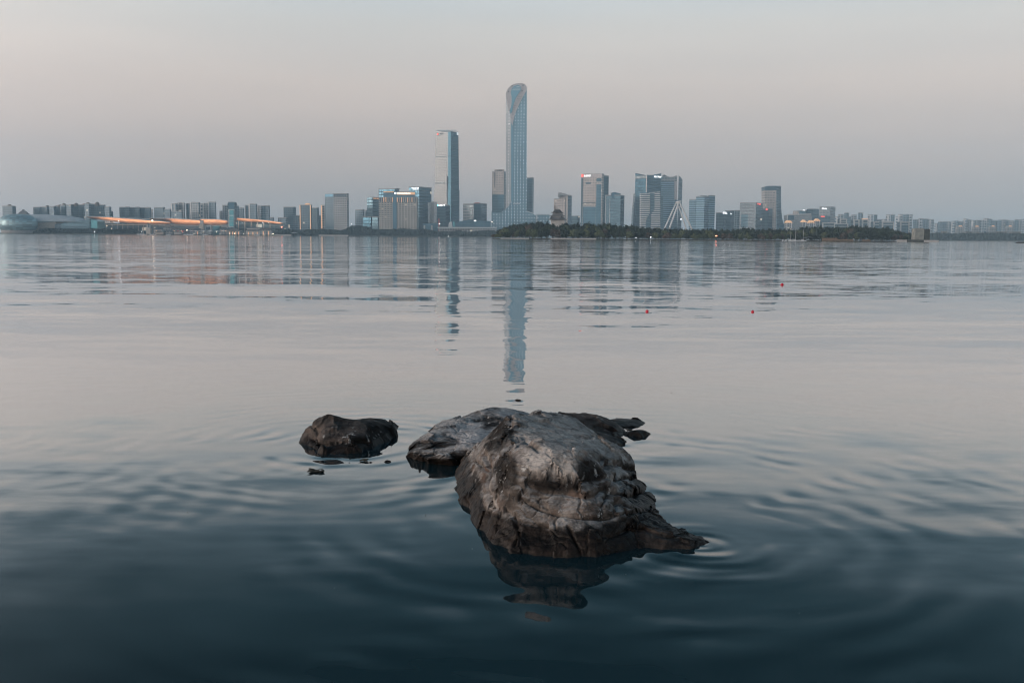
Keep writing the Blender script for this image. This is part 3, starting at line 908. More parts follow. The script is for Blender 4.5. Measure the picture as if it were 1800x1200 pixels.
rock('boulder', 'broad mottled grey slab with a dark undercut front behind the biggest boulder',
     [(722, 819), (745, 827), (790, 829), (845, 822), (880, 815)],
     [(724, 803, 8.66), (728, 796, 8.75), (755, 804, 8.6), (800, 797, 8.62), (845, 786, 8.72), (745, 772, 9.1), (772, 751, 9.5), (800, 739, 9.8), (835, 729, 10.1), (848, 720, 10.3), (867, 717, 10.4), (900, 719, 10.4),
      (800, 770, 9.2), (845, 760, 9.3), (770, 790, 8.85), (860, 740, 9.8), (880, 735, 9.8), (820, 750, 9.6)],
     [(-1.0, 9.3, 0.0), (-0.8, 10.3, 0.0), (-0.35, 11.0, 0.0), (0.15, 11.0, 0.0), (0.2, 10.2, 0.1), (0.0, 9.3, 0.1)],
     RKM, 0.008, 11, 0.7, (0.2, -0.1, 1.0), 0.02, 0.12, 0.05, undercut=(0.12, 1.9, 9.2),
     stain_shades=[[(755, 770), (802, 769), (807, 778), (767, 788), (742, 795), (728, 799), (738, 785)], [(835, 738), (858, 728), (890, 733), (880, 744), (850, 746)], [(720, 803), (790, 804), (850, 790), (880, 815), (790, 840), (720, 830)]],  # last polygon paints the shade of the undercut front
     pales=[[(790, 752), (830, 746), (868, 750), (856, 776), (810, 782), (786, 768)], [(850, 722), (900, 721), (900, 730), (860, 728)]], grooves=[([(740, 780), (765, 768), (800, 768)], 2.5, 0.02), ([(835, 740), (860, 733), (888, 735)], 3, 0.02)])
rock('boulder', 'dark brown wedge boulder standing alone in the water beside the mottled slab',
     [(545, 789), (560, 797), (591, 802), (632, 797), (662, 787), (690, 774), (703, 766)],
     [(546, 756, 9.5), (548, 744, 9.62), (561, 736, 9.7), (580, 734.5, 9.8), (612, 740, 9.8), (630, 739, 9.85), (672, 741, 9.92), (686, 746, 9.95), (694, 752, 9.95), (600, 744, 9.55), (650, 745, 9.6),
      (560, 760, 9.35), (552, 772, 9.4), (600, 765, 9.3), (640, 765, 9.35), (670, 760, 9.6), (575, 779, 9.2), (600, 776, 9.17), (625, 774, 9.22), (565, 790, 9.12), (595, 792, 9.05)],
     [(-1.86, 9.82, 0.0), (-1.75, 10.3, 0.0), (-1.5, 10.45, 0.0), (-1.2, 10.4, 0.0)],
     RKD, 0.0075, 29, 0.5, (0.3, -0.2, 1.0), 0.03, 0.08, 0.04, facets=((0.17, 0.9, 0.05), (0.07, 0.6, 0.016)),
     grooves=[([(550, 772), (575, 779), (610, 776), (645, 776)], 3.5, 0.045), ([(548, 740), (556, 755), (552, 772)], 3, 0.02)],
     stain_shades=[[(640, 742), (690, 744), (704, 764), (692, 776), (640, 802), (590, 802), (600, 782), (640, 765)], [(548, 785), (590, 783), (640, 780), (640, 802), (548, 795)]], pales=[[(545, 742), (566, 745), (560, 770), (545, 768)], [(570, 776), (610, 772), (612, 777), (572, 781)]])  # first dark polygon paints the shaded right side, last pale one a glint
rock('boulder', 'low dark brown boulder showing behind the flat top of the biggest boulder',
     [(1040, 800), (1097, 789), (1107, 781)],
     [(1028, 740, 10.0), (1045, 733, 10.2), (1060, 735, 10.2), (1085, 751, 10.1), (1103, 770, 9.95), (1060, 760, 9.9), (1085, 772, 9.8)],
     [(1.15, 10.6, 0.0), (0.85, 10.9, 0.0), (0.6, 10.7, 0.05), (0.7, 10.0, 0.1)],
     RKD, 0.009, 43, 0.55, (0.1, -0.3, 1.0), 0.02, 0.08, 0.05)
rock('boulder', 'flat dark stone barely above the water beside the low dark boulder',
     [(1112, 768), (1128, 770), (1143, 766)], [(1106, 758, 10.28), (1122, 759, 10.25), (1126, 763, 10.12), (1138, 763, 10.12), (1112, 763, 10.15)],
     [(1.2, 10.9, 0.0), (1.45, 10.8, 0.0)], RKD, 0.009, 51, 0.3, st_amp=0.008, skirt=0.04, zmax=0.035)


def pebble(px, py, w, h, label, seed):
    g = ground(px, py)
    rg = np.random.default_rng(seed)
    nu, nv = 18, 10
    mb = MB()
    a = rg.uniform(0, 6.28, 4)
    f = lambda th, ph: 1 + 0.22 * math.sin(2 * th + a[0]) + 0.14 * math.sin(3 * th + a[1] + ph) + 0.10 * math.sin(5 * th + a[2] + 3 * ph)
    pt = lambda i, j: Vector((g.x + w * math.cos(j) * math.cos(i) * f(i, j), g.y + w * 0.7 * math.cos(j) * math.sin(i) * f(i, j), h * (math.sin(j) * f(i, j) - 0.15)))
    for j in range(nv):
        for i in range(nu):
            u0, u1 = 2 * math.pi * i / nu, 2 * math.pi * ((i + 1) % nu) / nu
            v0, v1 = math.pi * (j / nv - 0.5), math.pi * ((j + 1) / nv - 0.5)
            mb.face([pt(u0, v0), pt(u1, v0), pt(u1, v1), pt(u0, v1)])
    o = mb.build('pebble', RKD, weld=True)
    tag(o, label, 'stone', 'small stones in the near water')


pebble(911, 703.5, 0.035, 0.014, 'tiny dark stone tip beyond the flat top of the biggest boulder', 1)
pebble(681, 811.5, 0.026, 0.014, 'small black stone in front of the lone wedge boulder', 2)

# ------------------------------------------------------------------ buildings
def plan(x0, xc, x1, D, t=0.6):
    """plan corners (front, right, back, left) of a block whose near corner is at pixel xc, left face from x0, right face to x1"""
    k = D / FPX
    dl = max((xc - x0) * k, 0.5) * t
    dr = max((x1 - xc) * k, 0.5) / t
    dr = min(dr, 90.0)
    C = Vector((PX(xc, D), D))
    L = Vector((PX(x0, D + dl), D + dl))
    Rr = Vector((PX(x1, D + dr), D + dr))
    B = L + Rr - C
    if xc - x0 < 0.6:      # only one face shows
        L = C + Vector((0, 40))
        B = Rr + Vector((0, 40))
    return [C, Rr, B, L]


def inset(poly, f):
    c = sum((Vector(p[:2]) for p in poly), Vector((0, 0))) / len(poly)
    return [c + (Vector(p[:2]) - c) * f for p in poly]


def block(x0, xc, x1, yt, D, mat, label, cat='tower', t=0.6, name='tower_block', group=None, parapet=None, cap=None, capmat=None):
    """a plain building: facade + parapet ring + rooftop plant room"""
    pl = plan(x0, xc, x1, D, t)
    top = PZ(xc, yt, D)
    root = thing(name, (pl[0].x, pl[0].y, LAND), label, cat, group)
    mb = MB()
    mb.prism(pl, LAND, top)
    mb.build('facade', M[mat], root)
    hp = max(1.2, (top - LAND) * 0.012)
    pm = MB()
    o = inset(pl, 1.012)
    pm.prism(o, top - hp * 0.6, top + hp)
    pm.build('parapet', M[parapet or 'concrete'], root)
    if cap:
        for (a, b, yc) in cap:     # plan fractions along the block and pixel height of its top
            c0 = pl[3] + (pl[1] - pl[3]) * a
            c1 = pl[3] + (pl[1] - pl[3]) * b
            d = (pl[2] - pl[0]) * 0.18
            cm = MB()
            cm.prism([c0 - d * .6, c1 - d * .6, c1 + d * .6, c0 + d * .6], top + hp * 0.5, PZ(xc, yc, D))
            cm.build('plant_room', M[capmat or 'concrete'], root)
    return root, pl, top


def face_sheet(root, name, pl, side, a0, a1, yt0, yt1, D, mat, proud=0.6, thick=1.0):
    """a panel set on a face of a block: side 'l' runs left corner -> near corner, 'r' near corner -> right corner"""
    A, B = (pl[3], pl[0]) if side == 'l' else (pl[0], pl[1])
    d = (B - A).normalized()
    n = Vector((d.y, -d.x))
    q0 = A + (B - A) * a0 + n * proud
    q1 = A + (B - A) * a1 + n * proud
    z0, z1 = PZ(900, 0, D), 0
    zt, zb = PZ(pxof(pl[0]), yt0, D), PZ(pxof(pl[0]), yt1, D)
    mb = MB()
    mb.sheet([(q0.x, q0.y, zb), (q1.x, q1.y, zb), (q1.x, q1.y, zt), (q0.x, q0.y, zt)], (-n.x * (thick), -n.y * (thick), 0))
    return mb.build(name, M[mat], root)


def pxof(p):
    v = R3.transposed() @ (Vector((p[0], p[1], 20)) - Vector((0, 0, CAM_H)))
    return 900 - v.x / v.z * FPX


GLYPHS = ['T1 H1 V0 B1', 'B1 V1 H0 L1', 'T1 L1 H1 R1 B1', 'V1 T1 H1 L0 R1', 'L1 R1 H1 T0 B1 V1', 'T1 B1 H1 V1', 'H1 V1 L1 B0 R1']


def lit_sign(root, pl, side, a0, a1, yt, yb, D, mat, n, proud=1.2, dot=None, text=None):
    """raised sign: either real words or n upright characters built of strokes; dot = round emblem material before them"""
    A, B = (pl[3], pl[0]) if side == 'l' else (pl[0], pl[1])
    d3 = (B - A).normalized()
    nrm = Vector((d3.y, -d3.x))
    p0 = A + (B - A) * a0 + nrm * proud
    wtot = ((B - A) * (a1 - a0)).length
    zt, zb = PZ(pxof(pl[0]), yt, D), PZ(pxof(pl[0]), yb, D)
    h = zt - zb
    back = (-nrm.x * 0.5, -nrm.y * 0.5, 0)
    off = 0.0
    if dot:
        mb = MB()
        r = h * 0.62
        c = p0 + d3 * r
        mb.sheet([(c.x + d3.x * r * math.cos(a), c.y + d3.y * r * math.cos(a), (zt + zb) / 2 + r * math.sin(a)) for a in [k * math.pi / 8 for k in range(16)]], back)
        mb.build('emblem', M[dot], root)
        off = 2.3 * r
    if text:
        cu = bpy.data.curves.new('sign', 'FONT')
        cu.body = text
        cu.size = h * 1.25
        cu.extrude = 0.25
        cu.offset = h * 0.02
        tmp = bpy.data.objects.new('tmp', cu)
        COL.objects.link(tmp)
        bpy.context.view_layer.update()
        me = bpy.data.meshes.new_from_object(tmp.evaluated_get(bpy.context.evaluated_depsgraph_get()))
        bpy.data.objects.remove(tmp)
        wd = max(v.co.x for v in me.vertices)
        sx = (wtot - off) / wd
        rw = parent_world(root)
        for v in me.vertices:
            q = p0 + d3 * (off + v.co.x * sx) + nrm * v.co.z
            v.co = (q.x - rw.x, q.y - rw.y, zb + v.co.y - rw.z)
        me.materials.clear()
        me.materials.append(M[mat])
        o = bpy.data.objects.new('sign', me)
        COL.objects.link(o)
        o.parent = root
        return
    mb = MB()
    cw = (wtot - off) / n
    for i in range(n):
        c0, s0 = off + cw * (i + 0.08), cw * 0.84
        for g in GLYPHS[(i * 3 + int(a0 * 10)) % len(GLYPHS)].split():
            if g[1] == '0':
                continue
            x0, x1, y0, y1 = {'T': (0, 1, .84, 1), 'B': (0, 1, 0, .16), 'H': (0, 1, .42, .58), 'L': (0, .18, 0, 1), 'R': (.82, 1, 0, 1), 'V': (.41, .59, 0, 1)}[g[0]]
            qa, qb = p0 + d3 * (c0 + s0 * x0), p0 + d3 * (c0 + s0 * x1)
            mb.sheet([(qa.x, qa.y, zb + h * y0), (qb.x, qb.y, zb + h * y0), (qb.x, qb.y, zb + h * y1), (qa.x, qa.y, zb + h * y1)], back)
    mb.build('sign', M[mat], root)


def px_panel(root, name, pts, D, depth, mat, fwd=0.0, smooth=False):
    """flat-fronted piece with a traced outline, at its own distance and with its own depth"""
    mb = MB()
    q = [P(x, y, D - fwd) for x, y in pts]
    for p, (x, y) in zip(q, pts):
        if y >= 408:               # stands on the ground
            p.z = LAND
    area = sum(a.x * b.z - b.x * a.z for a, b in zip(q, q[1:] + q[:1]))
    mb.sheet(q if area > 0 else q[::-1], (0, depth, 0))
    return mb.build(name, M[mat], root)


# --- apartment towers behind the dome hall and the exhibition hall (left)
def apt(x0, x1, yt, D, mat, label, split=0.72, cap=None, group='apartment towers behind the exhibition hall', cm=None, fins=()):
    xc = x0 + (x1 - x0) * split
    root, pl, top = block(x0, xc, x1, yt, D, mat, label, 'apartment tower', name='apartment_tower', group=group, cap=cap, capmat=cm, t=0.45)
    for a in fins:
        face_sheet(root, 'stair_fin', pl, 'l', a, a + 0.15, yt - 0.6, 404, D, 'white', 0.8, 1.2)
    return root, pl, top


def dome_cap(root, px, yb, yt, D, r, mat='concrete'):
    mb = MB()
    p = P(px, yb, D + 12)
    h = PZ(px, yt, D + 12) - p.z
    mb.ball((p.x, p.y, p.z), r, r, h, 12, 5, 0.0)
    mb.tube((p.x, p.y, p.z - 4), (p.x, p.y, p.z), r * 0.9, r * 0.9, 12)
    mb.build('roof_dome', M[mat], root)


r_, _, _ = apt(6, 30, 362.6, 2650, 'apt_dark', 'blue-grey apartment block with a small roof dome above the left end of the dome hall')
dome_cap(r_, 17, 363, 359, 2650, 6, 'brownroof')
_p = plan(31, 50, 54, 2640)
g_ = thing('pavilion_block', (_p[0].x, _p[0].y, LAND), 'dark block under a pyramid roof beside the lone domed apartment block', 'building')
mb = MB(); mb.prism(_p, LAND, PZ(45, 377, 2640)); mb.build('facade', M['apt_dark'], g_)
mb = MB(); z_ = PZ(45, 377, 2640); mb.frustum(inset(_p, 1.06), inset(_p, 0.35), z_, PZ(45, 370.5, 2640)); mb.build('roof', M['darkroof'], g_)
mb = MB(); mb.prism(inset(_p, 0.2), PZ(45, 370.5, 2640), PZ(45, 368.2, 2640)); mb.build('roof_lantern', M['darkroof'], g_)

ord_ = ['first', 'second', 'third', 'fourth', 'fifth', 'sixth', 'seventh', 'eighth', 'ninth', 'tenth', 'eleventh', 'twelfth', 'thirteenth', 'fourteenth']
row = [(60, 75, 364.4, 0), (74, 89, 363.8, 361), (88, 100, 363.2, 0), (98, 109, 361.8, 359.5), (107, 120, 361, 357), (118, 130, 360.5, 359), (128, 142, 360, 356.6),
       (140, 152, 360.2, 358), (150, 161, 358.4, 355.5), (160, 178, 359, 354.8), (176, 187, 360.5, 0), (185, 197, 364, 0), (195, 200, 372, 0)]
for i, (a, b, y, dm) in enumerate(row):
    lb = f'dark blue-grey apartment tower, {ord_[i]} from the left in the dense row above the dome hall'
    r_, _, _ = apt(a, b, y, 2700 - (i % 3) * 22, ('apt_dark', 'apt_blue')[(i * 5) % 3 % 2], lb, 0.7)
    if dm:
        dome_cap(r_, (a + b) / 2 + (2 if i % 2 else -1), y + 0.5, dm, 2690, 5.5, 'redroof' if i == 7 else 'brownroof')
for i, (a, b, y) in enumerate([(211, 221, 364.6), (220.5, 230, 364), (229.5, 239, 365), (238.5, 248, 364.4), (247.5, 257, 365.2), (256, 267, 365)]):
    apt(a, b, y, 2720 - (i % 2) * 12, 'apt_dark', f'{ord_[i]} from the left of six narrow dark joined apartment towers above the orange roof', 0.8, cap=[(0.3, 0.6, y - 1.2)])
apt(267, 270, 369, 2760, 'apt_pale', 'sliver of a pale apartment tower right of the six narrow dark towers')
apt(272, 291, 364.8, 2700, 'apt_dark', 'dark flat-topped apartment tower between the six narrow towers and the tall finned towers', 0.85)
apt(290, 302, 368, 2680, 'apt_blue', 'lower blue-grey apartment block joined to the dark flat-topped tower', 0.8)
apt(302.5, 313, 358.5, 2640, 'apt_blue', 'slim white-finned apartment tower, leftmost of the tall finned group', 0.8, cap=[(0.4, 0.7, 357.2)], fins=(0.0, 0.55))
apt(302, 322, 371.5, 2600, 'apt_blue', 'low blue block at the foot of the two leftmost finned towers', 0.9)
apt(313, 326, 357, 2650, 'apt', 'broad grey apartment tower with white end fin beside the slim leftmost finned tower', 0.85, cap=[(0.3, 0.6, 355.6)], fins=(0.86,))
apt(328, 337, 358, 2660, 'apt_blue', 'narrow finned apartment tower just left of the broadest finned tower', 0.8, fins=(0.0, 0.75))
apt(335.5, 353, 356.4, 2630, 'apt', 'broadest grey apartment tower with a white fin, in the middle of the finned group', 0.85, cap=[(0.2, 0.45, 355), (0.6, 0.8, 355.4)], fins=(0.0,))
apt(353, 359, 358.8, 2680, 'apt_pale', 'thin pale apartment tower between two broad finned towers', 0.6)
apt(358, 368, 357.6, 2660, 'apt', 'grey apartment tower joined on the left to the tallest finned tower', 0.8, fins=(0.0, 0.6))
apt(366, 381, 355.6, 2640, 'apt_blue', 'tallest blue-grey finned apartment tower left of the framed teal tower', 0.88, cap=[(0.3, 0.6, 354.4)], fins=(0.02,))
apt(386.5, 393, 371.5, 2700, 'apt', 'short grey apartment tower in the gap left of the framed teal tower', 0.8)
apt(392, 402, 361, 2680, 'apt', 'white-finned apartment tower half hidden by the framed teal tower', 0.75, fins=(0.0, 0.3))
apt(411, 421, 362.5, 2720, 'apt_blue', 'blue-grey apartment tower peeping out right of the framed teal tower', 0.7)
apt(420, 430, 366, 2750, 'apt_blue', 'lower hazy apartment tower behind the sloping roof tip', 0.8, cap=[(0.3, 0.6, 364.5)])
apt(431.5, 439, 361, 2690, 'apt_dark', 'narrow dark apartment tower with a white fin above the sloping roof', 0.8, fins=(0.0,))
apt(438, 453, 359, 2650, 'apt_blue', 'broad blue-grey apartment tower above the middle of the sloping roof', 0.85, cap=[(0.25, 0.5, 357.6), (0.6, 0.8, 358.2)], fins=(0.0,))
apt(453, 462, 362.3, 2690, 'apt', 'narrow apartment tower with bright white edge right of the broad one above the sloping roof', 0.7, fins=(0.0, 0.2))
apt(461, 475, 362, 2660, 'apt_blue', 'plain blue-grey apartment tower, last tall one above the sloping roof', 0.85, cap=[(0.45, 0.7, 360.8)])
apt(474, 482, 382.5, 2640, 'apt_dark', 'low dark block at the foot of the last tall tower above the sloping roof', 0.8)
apt(489, 507, 383, 2640, 'apt_blue', 'low blue block left of the hazy plain tower near the roof tip', 0.8)
apt(499, 521, 364.2, 2780, 'apt_dark', 'wide hazy blue apartment tower standing alone right of the roof tip', 0.75, cap=[(0.1, 0.3, 363.2)])
apt(520, 528, 379, 2760, 'apt_blue', 'small hazy block between the wide blue tower and the orange-edged tower', 0.7)
r_, pl_, _ = apt(527.5, 549, 360.6, 2560, 'apt_dark', 'dark apartment tower with orange-lit edges and a lit crown', 0.9)
for a in (0.0, 0.94):
    face_sheet(r_, 'lit_edge', pl_, 'l', a, a + 0.06, 360.5, 403, 2560, 'sign_orange', 0.8, 1.0)
px_panel(r_, 'lit_crown', [(533, 361), (536, 360.9), (536, 358.6), (538, 357.2), (542, 357.2), (543.5, 358.8), (543.5, 360.9), (546, 361), (546, 362), (533, 362)], 2560, 16, 'sign_orange', -10)
apt(547, 561, 365.6, 2640, 'apt_dark', 'dark blue tower touching the right side of the orange-edged tower', 0.8)
apt(559, 565, 379.5, 2660, 'apt_blue', 'small blue-grey block in the gap right of the orange-edged tower', 0.7)
r_, pl_, _ = apt(565, 574, 361, 2600, 'apt', 'slim apartment tower with one orange-lit edge beside the pale grid office tower', 0.9)
face_sheet(r_, 'lit_edge', pl_, 'l', 0.0, 0.22, 361, 403, 2600, 'sign_orange', 0.8, 1.0)

# --- pale grid office tower and its dark wing
r_, pl_, top_ = block(572, 587.5, 590, 341.5, 2450, 'apt_dark', 'dark-fronted grid office tower, left half of the twin grid block by the shore', 'office tower', name='office_tower')
face_sheet(r_, 'crown_screen', pl_, 'l', 0.02, 0.98, 341, 346, 2450, 'bluetrim', 0.8, 1.2)
r_, pl_, top_ = block(587, 610.5, 613.5, 340.8, 2430, 'grid', 'pale grid office tower on tall columns, right half of the twin grid block', 'office tower', t=0.25, name='office_tower', cap=[(0.2, 0.6, 339.6)])
for k in range(8):
    face_sheet(r_, 'crown_louvre', pl_, 'l', 0.03 + k * 0.12, 0.10 + k * 0.12, 341.2, 345.8, 2430, 'darkglass', 0.7, 1.0)
px_panel(r_, 'entrance_canopy', [(587, 400.5), (610, 400.5), (610, 403.5), (587, 403.5)], 2425, 14, 'offwhite', 10)
for x in (588.5, 597.5, 602.5, 608.5):
    px_panel(r_, 'column', [(x, 403), (x + 1.6, 403), (x + 1.6, 411), (x, 411)], 2425, 4, 'offwhite', 9)

# --- midfield between grid block and hotel
block(624.5, 638, 640, 368.8, 2700, 'apt_blue', 'small blue-grey block with a pale edge right of the pale grid office tower', 'building', name='office_block', cap=[(0.2, 0.5, 367.8)])
block(637, 644, 647, 369.8, 2760, 'apt_dark', 'hazy small block joined to the right of the small blue-grey block', 'building', name='office_block')
block(638, 652, 655, 381, 2560, 'glass_deep', 'low dark blue glass block in front of the bluish twin slab', 'building', name='office_block')
r_, pl_, _ = block(645.5, 655, 667, 347, 2640, 'glass_grey', 'bluish glass slab left of the beige hotel', 'office tower', name='office_tower')
lit_sign(r_, pl_, 'r', 0.1, 0.9, 347.6, 349.6, 2640, 'sign_orange', 5, text=None)
block(654, 664, 669, 381.5, 2540, 'glass_grey', 'short blue-grey annex tucked against the left end of the beige hotel', 'building', name='office_block')
block(666, 694, 702, 332.2, 2700, 'glass_blue', 'wide blue glass block rising behind the left half of the beige hotel', 'office tower', name='office_tower', cap=[(0.70, 0.98, 330.8)])

# --- beige hotel
r_, pl_, top_ = block(666, 732.5, 736, 347.5, 2420, 'hotel', 'wide beige gridded hotel with a lit crown of pillars and a rooftop sign', 'hotel', t=0.12, name='hotel', parapet='concrete')
face_sheet(r_, 'glass_strip', pl_, 'l', 0.37, 0.475, 346.5, 404, 2420, 'bluetrim', 1.2, 2.0)
face_sheet(r_, 'crown_band', pl_, 'l', 0.03, 0.365, 347.4, 355.2, 2420, 'darkglass', 1.0, 1.5)
face_sheet(r_, 'crown_band', pl_, 'l', 0.48, 0.995, 347.4, 355.2, 2420, 'darkglass', 1.0, 1.5)
for k in range(6):
    face_sheet(r_, 'crown_pillar', pl_, 'l', 0.075 + k * 0.056, 0.092 + k * 0.056, 347.2, 355.3, 2420, 'sign_orange' if k in (1, 2, 5) else 'cream', 2.2, 2.0)
for k in range(10):
    face_sheet(r_, 'crown_pillar', pl_, 'l', 0.485 + k * 0.0555, 0.502 + k * 0.0555, 347.2, 355.3, 2420, 'sign_orange' if k in (0, 2, 5, 7) else 'cream', 2.2, 2.0)
ph = [pl_[3] + (pl_[0] - pl_[3]) * 0.1 + Vector((1, 10)), pl_[3] + (pl_[0] - pl_[3]) * 0.93 + Vector((1, 10)), pl_[3] + (pl_[0] - pl_[3]) * 0.93 + Vector((1, 26)), pl_[3] + (pl_[0] - pl_[3]) * 0.1 + Vector((1, 26))]
mb = MB(); mb.prism(ph, top_, PZ(700, 336.6, 2430)); pe = mb.build('penthouse', M['bluetrim'], r_)
q_ = [ph[1], ph[2], ph[3], ph[0]]
mb = MB(); mb.sheet([P(698, 342.2, 2420), P(729, 342.2, 2420), P(729, 337.8, 2420), P(698, 337.8, 2420)], (0, 3, 0)); mb.build('lit_fascia', M['sign_orange'], r_)
mb = MB(); mb.sheet([P(674, 338.3, 2421), P(692, 338.3, 2421), P(692, 336.8, 2421), P(674, 336.8, 2421)], (0, 3, 0)); mb.build('lit_fascia', M['sign_orange'], r_)
lit_sign(r_, [Vector((PX(730, 2418), 2418)), Vector((PX(740, 2418), 2450)), None, Vector((PX(674, 2418), 2418))], 'l', 0.345, 0.86, 338.6, 341.6, 2418, 'sign_white', 16, 1.2, dot='sign_white', text='INTERCONTINENTAL')

r_, pl_, _ = block(719, 737, 758.5, 329, 2620, 'glass_blue', 'dark blue glass office with a white two-line sign behind the right half of the hotel', 'office tower', name='office_tower', cap=[(0.35, 0.75, 327.6)], capmat='bluetrim')
lit_sign(r_, pl_, 'l', 0.28, 0.98, 329.6, 331.4, 2620, 'sign_white', 7)
lit_sign(r_, pl_, 'l', 0.38, 0.96, 332.0, 333.4, 2620, 'sign_white', 4)
face_sheet(r_, 'pale_band', pl_, 'r', 0.05, 1.0, 334, 334.8, 2620, 'concrete', 0.7, 1)
face_sheet(r_, 'pale_band', pl_, 'l', 0.0, 1.0, 334, 334.8, 2620, 'concrete', 0.7, 1)

# --- tall tapered twin-faced tower
D1 = 2900
TX = lambda x, d=0: PX(x, D1 + d)
lo = [Vector((TX(787), D1)), Vector((TX(792.5, -8), D1 - 8)), Vector((TX(807.5, 30), D1 + 30)), Vector((TX(803, 75), D1 + 75)), Vector((TX(763, 28), D1 + 28))]
ctr_ = sum(lo, Vector((0, 0))) / len(lo)
hi = [ctr_ + (p - ctr_) * 0.88 for p in lo]
r_ = thing('skyscraper', (lo[0].x, lo[0].y, LAND), 'tall grey and blue twin-faced skyscraper with a red and dark logo at its top left', 'skyscraper')  # the grey face is the same glass, painted paler on the lit side
zm, zt = PZ(785, 333, D1), [PZ(785, y, D1) for y in (232, 232, 230, 229, 229.5)]
zt[1] = PZ(791, 231.5, D1); zt[2] = PZ(804, 230.2, D1)
mid = [ctr_ + (p - ctr_) * 0.955 for p in lo]
mb, ml = MB(), MB()
n_ = len(lo)
for z0, z1, pa, pb in ((LAND, zm, lo, lo), (zm, None, mid, hi)):
    u_ = 0
    for i in range(n_):
        j = (i + 1) % n_
        L_ = (pa[j] - pa[i]).length
        za, zb_ = (z1, z1) if z1 else (zt[i], zt[j])
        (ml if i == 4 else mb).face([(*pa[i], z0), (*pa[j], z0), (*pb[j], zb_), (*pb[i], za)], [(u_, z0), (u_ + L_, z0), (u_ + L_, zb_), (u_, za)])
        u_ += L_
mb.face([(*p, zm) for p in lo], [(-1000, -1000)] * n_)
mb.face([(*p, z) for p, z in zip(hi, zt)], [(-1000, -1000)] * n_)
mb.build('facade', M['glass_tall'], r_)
ml.build('pale_facade', M['glass_neutral'], r_)  # same tower's glass, painted paler on the face turned to the glow
plt_ = [hi[0], hi[2], None, hi[4]]
lit_sign(r_, plt_, 'l', 0.10, 0.24, 233.2, 236.0, D1, 'sign_dark', 1, 1.2, dot='sign_red')
lit_sign(r_, plt_, 'l', 0.32, 0.56, 233.2, 236.0, D1, 'sign_dark', 2, 1.2)
lit_sign(r_, [hi[1], hi[2], None, hi[0]], 'r', 0.72, 0.95, 231.8, 235.5, D1, 'sign_white', 1, 1.5)
px_panel(r_, 'roof_coping', [(766, 229.6), (768, 228.4), (800, 228.6), (804.4, 230.2), (797, 229.8), (793, 232), (785, 232.2)], D1 + 14, 3, 'palemetal', 6)
plm_ = [lo[0], lo[1], None, lo[4]]
face_sheet(r_, 'dark_slot', plm_, 'l', 0.94, 0.985, 310, 360, D1, 'sign_dark', 0.8, 1)

r_, pl_, _ = block(765.5, 783, 791, 361.5, 2560, 'glass_deep', 'low blue glass office with a cyan and white sign below the twin-faced skyscraper', 'office', name='office_block')
lit_sign(r_, pl_, 'l', 0.16, 0.98, 359.6, 362.2, 2560, 'sign_white', 4, 1.6, dot='sign_cyan')
r_ = thing('office_block', (PX(760, 2500), 2500, LAND), 'white ribbed office slab with two tall pale fins in front of the grey twin-faced skyscraper', 'office')
px_panel(r_, 'facade', [(753, 358), (767, 355), (767, 408), (753, 408)], 2500, 30, 'glass_pale')
for a, b, ya in ((752, 756.6, 356), (763, 767.6, 355.4)):
    px_panel(r_, 'fin', [(a, ya), (b, ya), (b - 0.6, 391.5), (a + (0 if a < 760 else -1), 391.5)], 2500, 8, 'white', 9)
px_panel(r_, 'core', [(756.8, 354.8), (763, 353.6), (763, 391), (756.8, 391)], 2500, 8, 'offwhite', 4)
r_ = thing('office_block', (PX(756, 2400), 2400, LAND), 'small dark blue pavilion with two pale piers below the white ribbed slab', 'pavilion')
px_panel(r_, 'facade', [(744, 393), (771, 393), (771, 410), (744, 410)], 2400, 30, 'glass_deep')
for a in (744.5, 757.5):
    px_panel(r_, 'pier', [(a, 396), (a + 3, 396), (a + 3, 409), (a, 409)], 2400, 3, 'concrete', 3.5)
r_, pl_, _ = block(814, 833, 840, 358.6, 2760, 'glass_pale', 'pale grey office block left of the red-roofed dark block', 'office', name='office_block')
r_, pl_, _ = block(832.5, 846, 855.5, 357.8, 2720, 'glass_deep', 'dark blue office block with a red roof edge between the two skyscrapers', 'office', name='office_block', t=0.3)
px_panel(r_, 'red_roof', [(832.5, 357.6), (835, 356.2), (842, 356), (845, 357.4)], 2722, 20, 'redroof')
r_ = thing('office_block', (PX(790, 2380), 2380, LAND), 'long low glass station hall under the two skyscrapers', 'hall')
px_panel(r_, 'hall_front', [(771, 400.5), (872, 400.5), (872, 412), (771, 412)], 2380, 30, 'lowrise')
px_panel(r_, 'roof', [(769, 399), (873, 399.4), (873, 401.2), (769, 401.2)], 2380, 34, 'palemetal', 3)
px_panel(r_, 'red_band', [(776, 402.6), (830, 402.8), (830, 404), (776, 404)], 2380, 2, 'brownroof', 3)
r_ = thing('office_block', (PX(810, 2450), 2450, LAND), 'long dark teal glass hall with a sloping roof behind the station hall', 'hall')
px_panel(r_, 'facade', [(798, 399), (798, 394), (806, 390), (824, 386), (845, 387), (862, 389), (862, 400)], 2450, 50, 'glass_deep')
px_panel(r_, 'lit_sign', [(833, 387), (837, 387), (837, 389), (833, 389)], 2450, 1, 'sign_white', 2)
r_ = thing('office_block', (PX(794, 2430), 2430, LAND), 'pair of slanted pale glass wedges beside the station hall', 'pavilion')
px_panel(r_, 'wedge', [(788, 399.5), (789, 391), (794, 389.5), (795, 399.5)], 2430, 12, 'palemetal')
px_panel(r_, 'wedge', [(795.5, 399.5), (796, 390.5), (799, 389), (800, 399.5)], 2430, 12, 'teal')
r_ = thing('crane_mast', (PX(771.6, 2395), 2395, LAND), 'thin red lattice mast with a white lamp at the foot of the cyan-signed office', 'mast')
